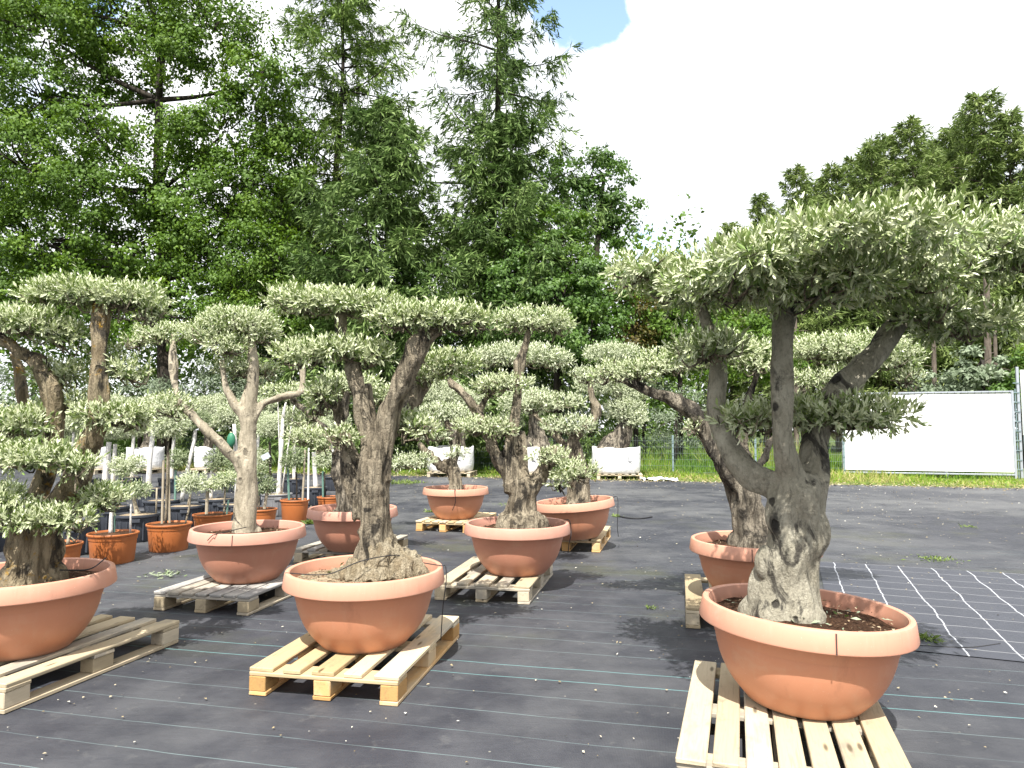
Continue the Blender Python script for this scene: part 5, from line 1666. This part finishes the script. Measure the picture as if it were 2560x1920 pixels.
pallet('yellow pallet under the farthest bowl', gr(1039, 1328), gr(1174, 1334), 1.2, 7, 'new', tw=[.095] * 7)
f4 = gr(734, 1407)
pallet('dull grey pallet under the brownish bowl behind the middle trunk', f4[:2], f4[:2] + np.array((.975, -.22)) * .82, 1.2, 6, 'grey', tw=[.10] * 6)
f8 = gr(1715, 1571)
pallet('pallet under the half hidden right rear bowl, only its left edge showing', f8[:2], f8[:2] + np.array((.972, -.235)) * .8, 1.2, 5, 'worn')

# ------------------------------------------------------------------ cords on the bowls, litter, weeds
def cord(label, pts, r=.004):
    o = MB()
    o.tube(pts, r, 6, 5)
    return tag(o.build('cord', M['cord'], None, True), label, 'cord', 'black cords tied to the bowls')


R_ = .474
def around(px, Y, a, z, r=R_):
    c = at(px, 1300, Y)
    return np.array((c[0] + r * math.cos(a), Y + r * math.sin(a), z))


cm = at(915, 1300, 4.25)
cord('black cord drawn round the middle trunk and hanging from the bowl rim at right',
     [around(915, 4.25, -2.75, .582, .455), (cm[0] - .15, 4.25 - .30, .60), (cm[0] + .02, 4.25 - .24, .66), (cm[0] + .2, 4.25 - .10, .67), (cm[0] + .3, 4.25 - .02, .62), around(915, 4.25, .05, .586, .45), around(915, 4.25, .02, .585, .478), around(915, 4.25, 0.0, .50, .484), around(915, 4.25, -.03, .36, .468), around(915, 4.25, -.02, .155, .455)], .003)
cord('short black cord end lying over the rim of the pale forked tree bowl', [at(615, 1318, 5.87), around(622, 6.02, -1.75, .583, .46), around(622, 6.02, -1.8, .575, .478), around(622, 6.02, -1.88, .535, .486)], .0035)
cord('black cord hanging down the right side of the centre bowl', [around(1293, 6.3, .3, .584, .45), around(1293, 6.3, .15, .583, .478), around(1293, 6.3, .05, .48, .482), around(1293, 6.3, -.05, .40, .46), around(1293, 6.3, -.1, .32, .45)], .004)
cord('thin black cord hanging from the tilted bowl right of centre', [around(1442, 8.3, .2, .60, .44), around(1442, 8.3, 0, .61, .478), around(1442, 8.3, -.02, .45, .482), around(1442, 8.3, 0, .28, .475), around(1442, 8.3, .05, .15, .49)], .004)
cord('thin black cord crossing the front of the farthest bowl', [around(1139, 10.1, -1.5, .585, .46), around(1139, 10.1, -1.52, .57, .48), around(1139, 10.1, -1.5, .42, .452), around(1139, 10.1, -1.6, .3, .40)], .005)
cord('black cord lying across the soil of the left edge bowl', [around(66, 4.11, .9, .60, .44), (at(180, 1300, 4.11)[0], 4.3, .56), at(150, 1425, 4.0)], .004)
hose = MB()
hp = [gr(1540, 1290), gr(1565, 1296), gr(1600, 1298), gr(1630, 1294)]
hose.tube([p + np.array((0, 0, .012)) for p in hp], .012, 6, 4)
tag(hose.build('drip_hose', M['cord'], None, True), 'short black drip hose lying on the yard beside the tilted bowl', 'hose')
hose = MB()
hp = [gr(2240, 1612), gr(2330, 1618), gr(2420, 1622), gr(2500, 1612)]
hose.tube([p + np.array((0, 0, .006)) for p in hp], .006, 6, 4)
tag(hose.build('loose_strip', M['cord'], None, True), 'frayed black strip lying along the near edge of the gridded fabric', 'strip')


def weed(label, px, py, r, n, seed, h=.08):
    rng = np.random.default_rng(seed)
    c = gr(px, py)
    P = c + np.concatenate((rng.normal(size=(n, 2)) * r * .45, np.full((n, 1), .004)), 1)
    D = nrm(np.concatenate((rng.normal(size=(n, 2)) * .9, rng.uniform(.15, 1.0, (n, 1))), 1))
    N = nrm(rng.normal(size=(n, 3)) * .4 + np.array((0, 0, 1)))
    L = h * .75 * rng.uniform(.5, 1.2, n)
    o = leaf_mesh('weed_tuft', P - c, D, N, L, L * .28, np.clip(rng.normal(.6, .25, n), 0, 1), M['weed'], None, False)
    o.location = c
    return tag(o, label, 'weed', 'weeds growing through the fabric')


weed('weed tuft at the near edge of the gridded fabric', 2320, 1600, .10, 70, 401)
weed('flat yellow green weed along the far edge of the gridded fabric', 2340, 1400, .22, 120, 402, .07)
weed('small weed tuft on open fabric left of the right pallets', 1626, 1522, .05, 40, 403, .05)
weed('weed on the yard right of the tilted bowl', 1540, 1292, .10, 60, 404)
weed('weed growing by the far pallet left of the farthest bowl', 1082, 1280, .12, 90, 405, .10)
weed('weed between the two orange pots and the brownish bowl', 775, 1310, .07, 110, 406, .13)
weed('broad low weed patch near the far bag', 1010, 1208, .6, 240, 407, .16)
weed('low weed on the open yard beyond the round crowned olive', 1260, 1262, .2, 70, 408, .06)
weed('weed on the empty yard at far right', 2420, 1318, .14, 60, 409, .06)
# dropped olive sprig
rng = np.random.default_rng(411)
c = gr(412, 1443)
n = 60
P = np.concatenate((rng.normal(size=(n, 2)) * np.array((.10, .05)), rng.uniform(.01, .08, (n, 1))), 1)
o = leaf_mesh('olive_sprig', P * np.array((.8, .8, .6)), nrm(rng.normal(size=(n, 3)) * np.array((1, .6, .4)) + np.array((.3, 0, .2))), nrm(rng.normal(size=(n, 3)) + np.array((0, 0, 1))), .055, .013, np.clip(rng.normal(.75, .2, n), 0, 1), M['clipping'], None, True)
o.location = c
tag(o, 'cut olive sprig dropped on the fabric behind the grey pallet', 'sprig')
# crumpled plastic by the verge
rng = np.random.default_rng(412)
V, Q = [], []
for i in range(19):
    for j in range(9):
        V.append((i * .055, j * .05, .012 + .11 * abs(float(vnoise(np.array((i * .45, j * .6, 2.0)))))))
for i in range(18):
    for j in range(8):
        a_ = i * 9 + j
        Q.append((a_, a_ + 9, a_ + 10, a_ + 1))
o = mesh_quads('plastic_sheet', np.array(V), np.array(Q), M['plastic'], None, None, False)
o.location = gr(1606, 1203)
tag(o, 'crumpled white plastic sheet lying by the verge right of the white bag', 'plastic sheet')

# scattered dry leaves and grit on the yard
rng = np.random.default_rng(420)
n = 6500
yy = 2.2 + (rng.random(n) ** .75) * 18
xx = rng.uniform(-1, 1, n) * (yy * .8 + .8)
dn = .5 + .5 * vnoise(np.stack((xx * .5, yy * .5, yy * 0), 1)) + .25 * np.clip((yy - 5) / 8, 0, 1)
kp = (rng.random(n) < dn) & (yy < EDGE(xx) - .1)
xx, yy = xx[kp], yy[kp]
n = len(xx)
P = np.stack((xx, yy, np.full(n, .014)), 1)
D = nrm(rng.normal(size=(n, 3)) * np.array((1, 1, .12)))
N = nrm(rng.normal(size=(n, 3)) * .25 + np.array((0, 0, 1)))
L = rng.uniform(.005, .016, n) * (1 + .11 * yy)
o = leaf_mesh('fallen_leaves', P, D, N, L, L * rng.uniform(.4, .8, n), np.clip(rng.normal(.58, .24, n), 0, 1), M['litter'], None, False, 'stuff')
tag(o, 'scattered dry leaves and pale grit lying on the black fabric', 'leaf litter')
n = 2600
xx = rng.uniform(-12, 14, n)
yy = EDGE(xx) + rng.normal(0, .35, n)
P = np.stack((xx, yy, np.full(n, .01)), 1)
D = nrm(rng.normal(size=(n, 3)) * np.array((1, 1, .15)))
N = nrm(rng.normal(size=(n, 3)) * .3 + np.array((0, 0, 1)))
L = rng.uniform(.04, .11, n)
o = leaf_mesh('edge_litter', P, D, N, L, L * .5, np.clip(rng.normal(.4, .2, n), 0, 1), M['litter'], None, False, 'stuff')
tag(o, 'brown leaf litter gathered along the back edge of the yard', 'leaf litter')
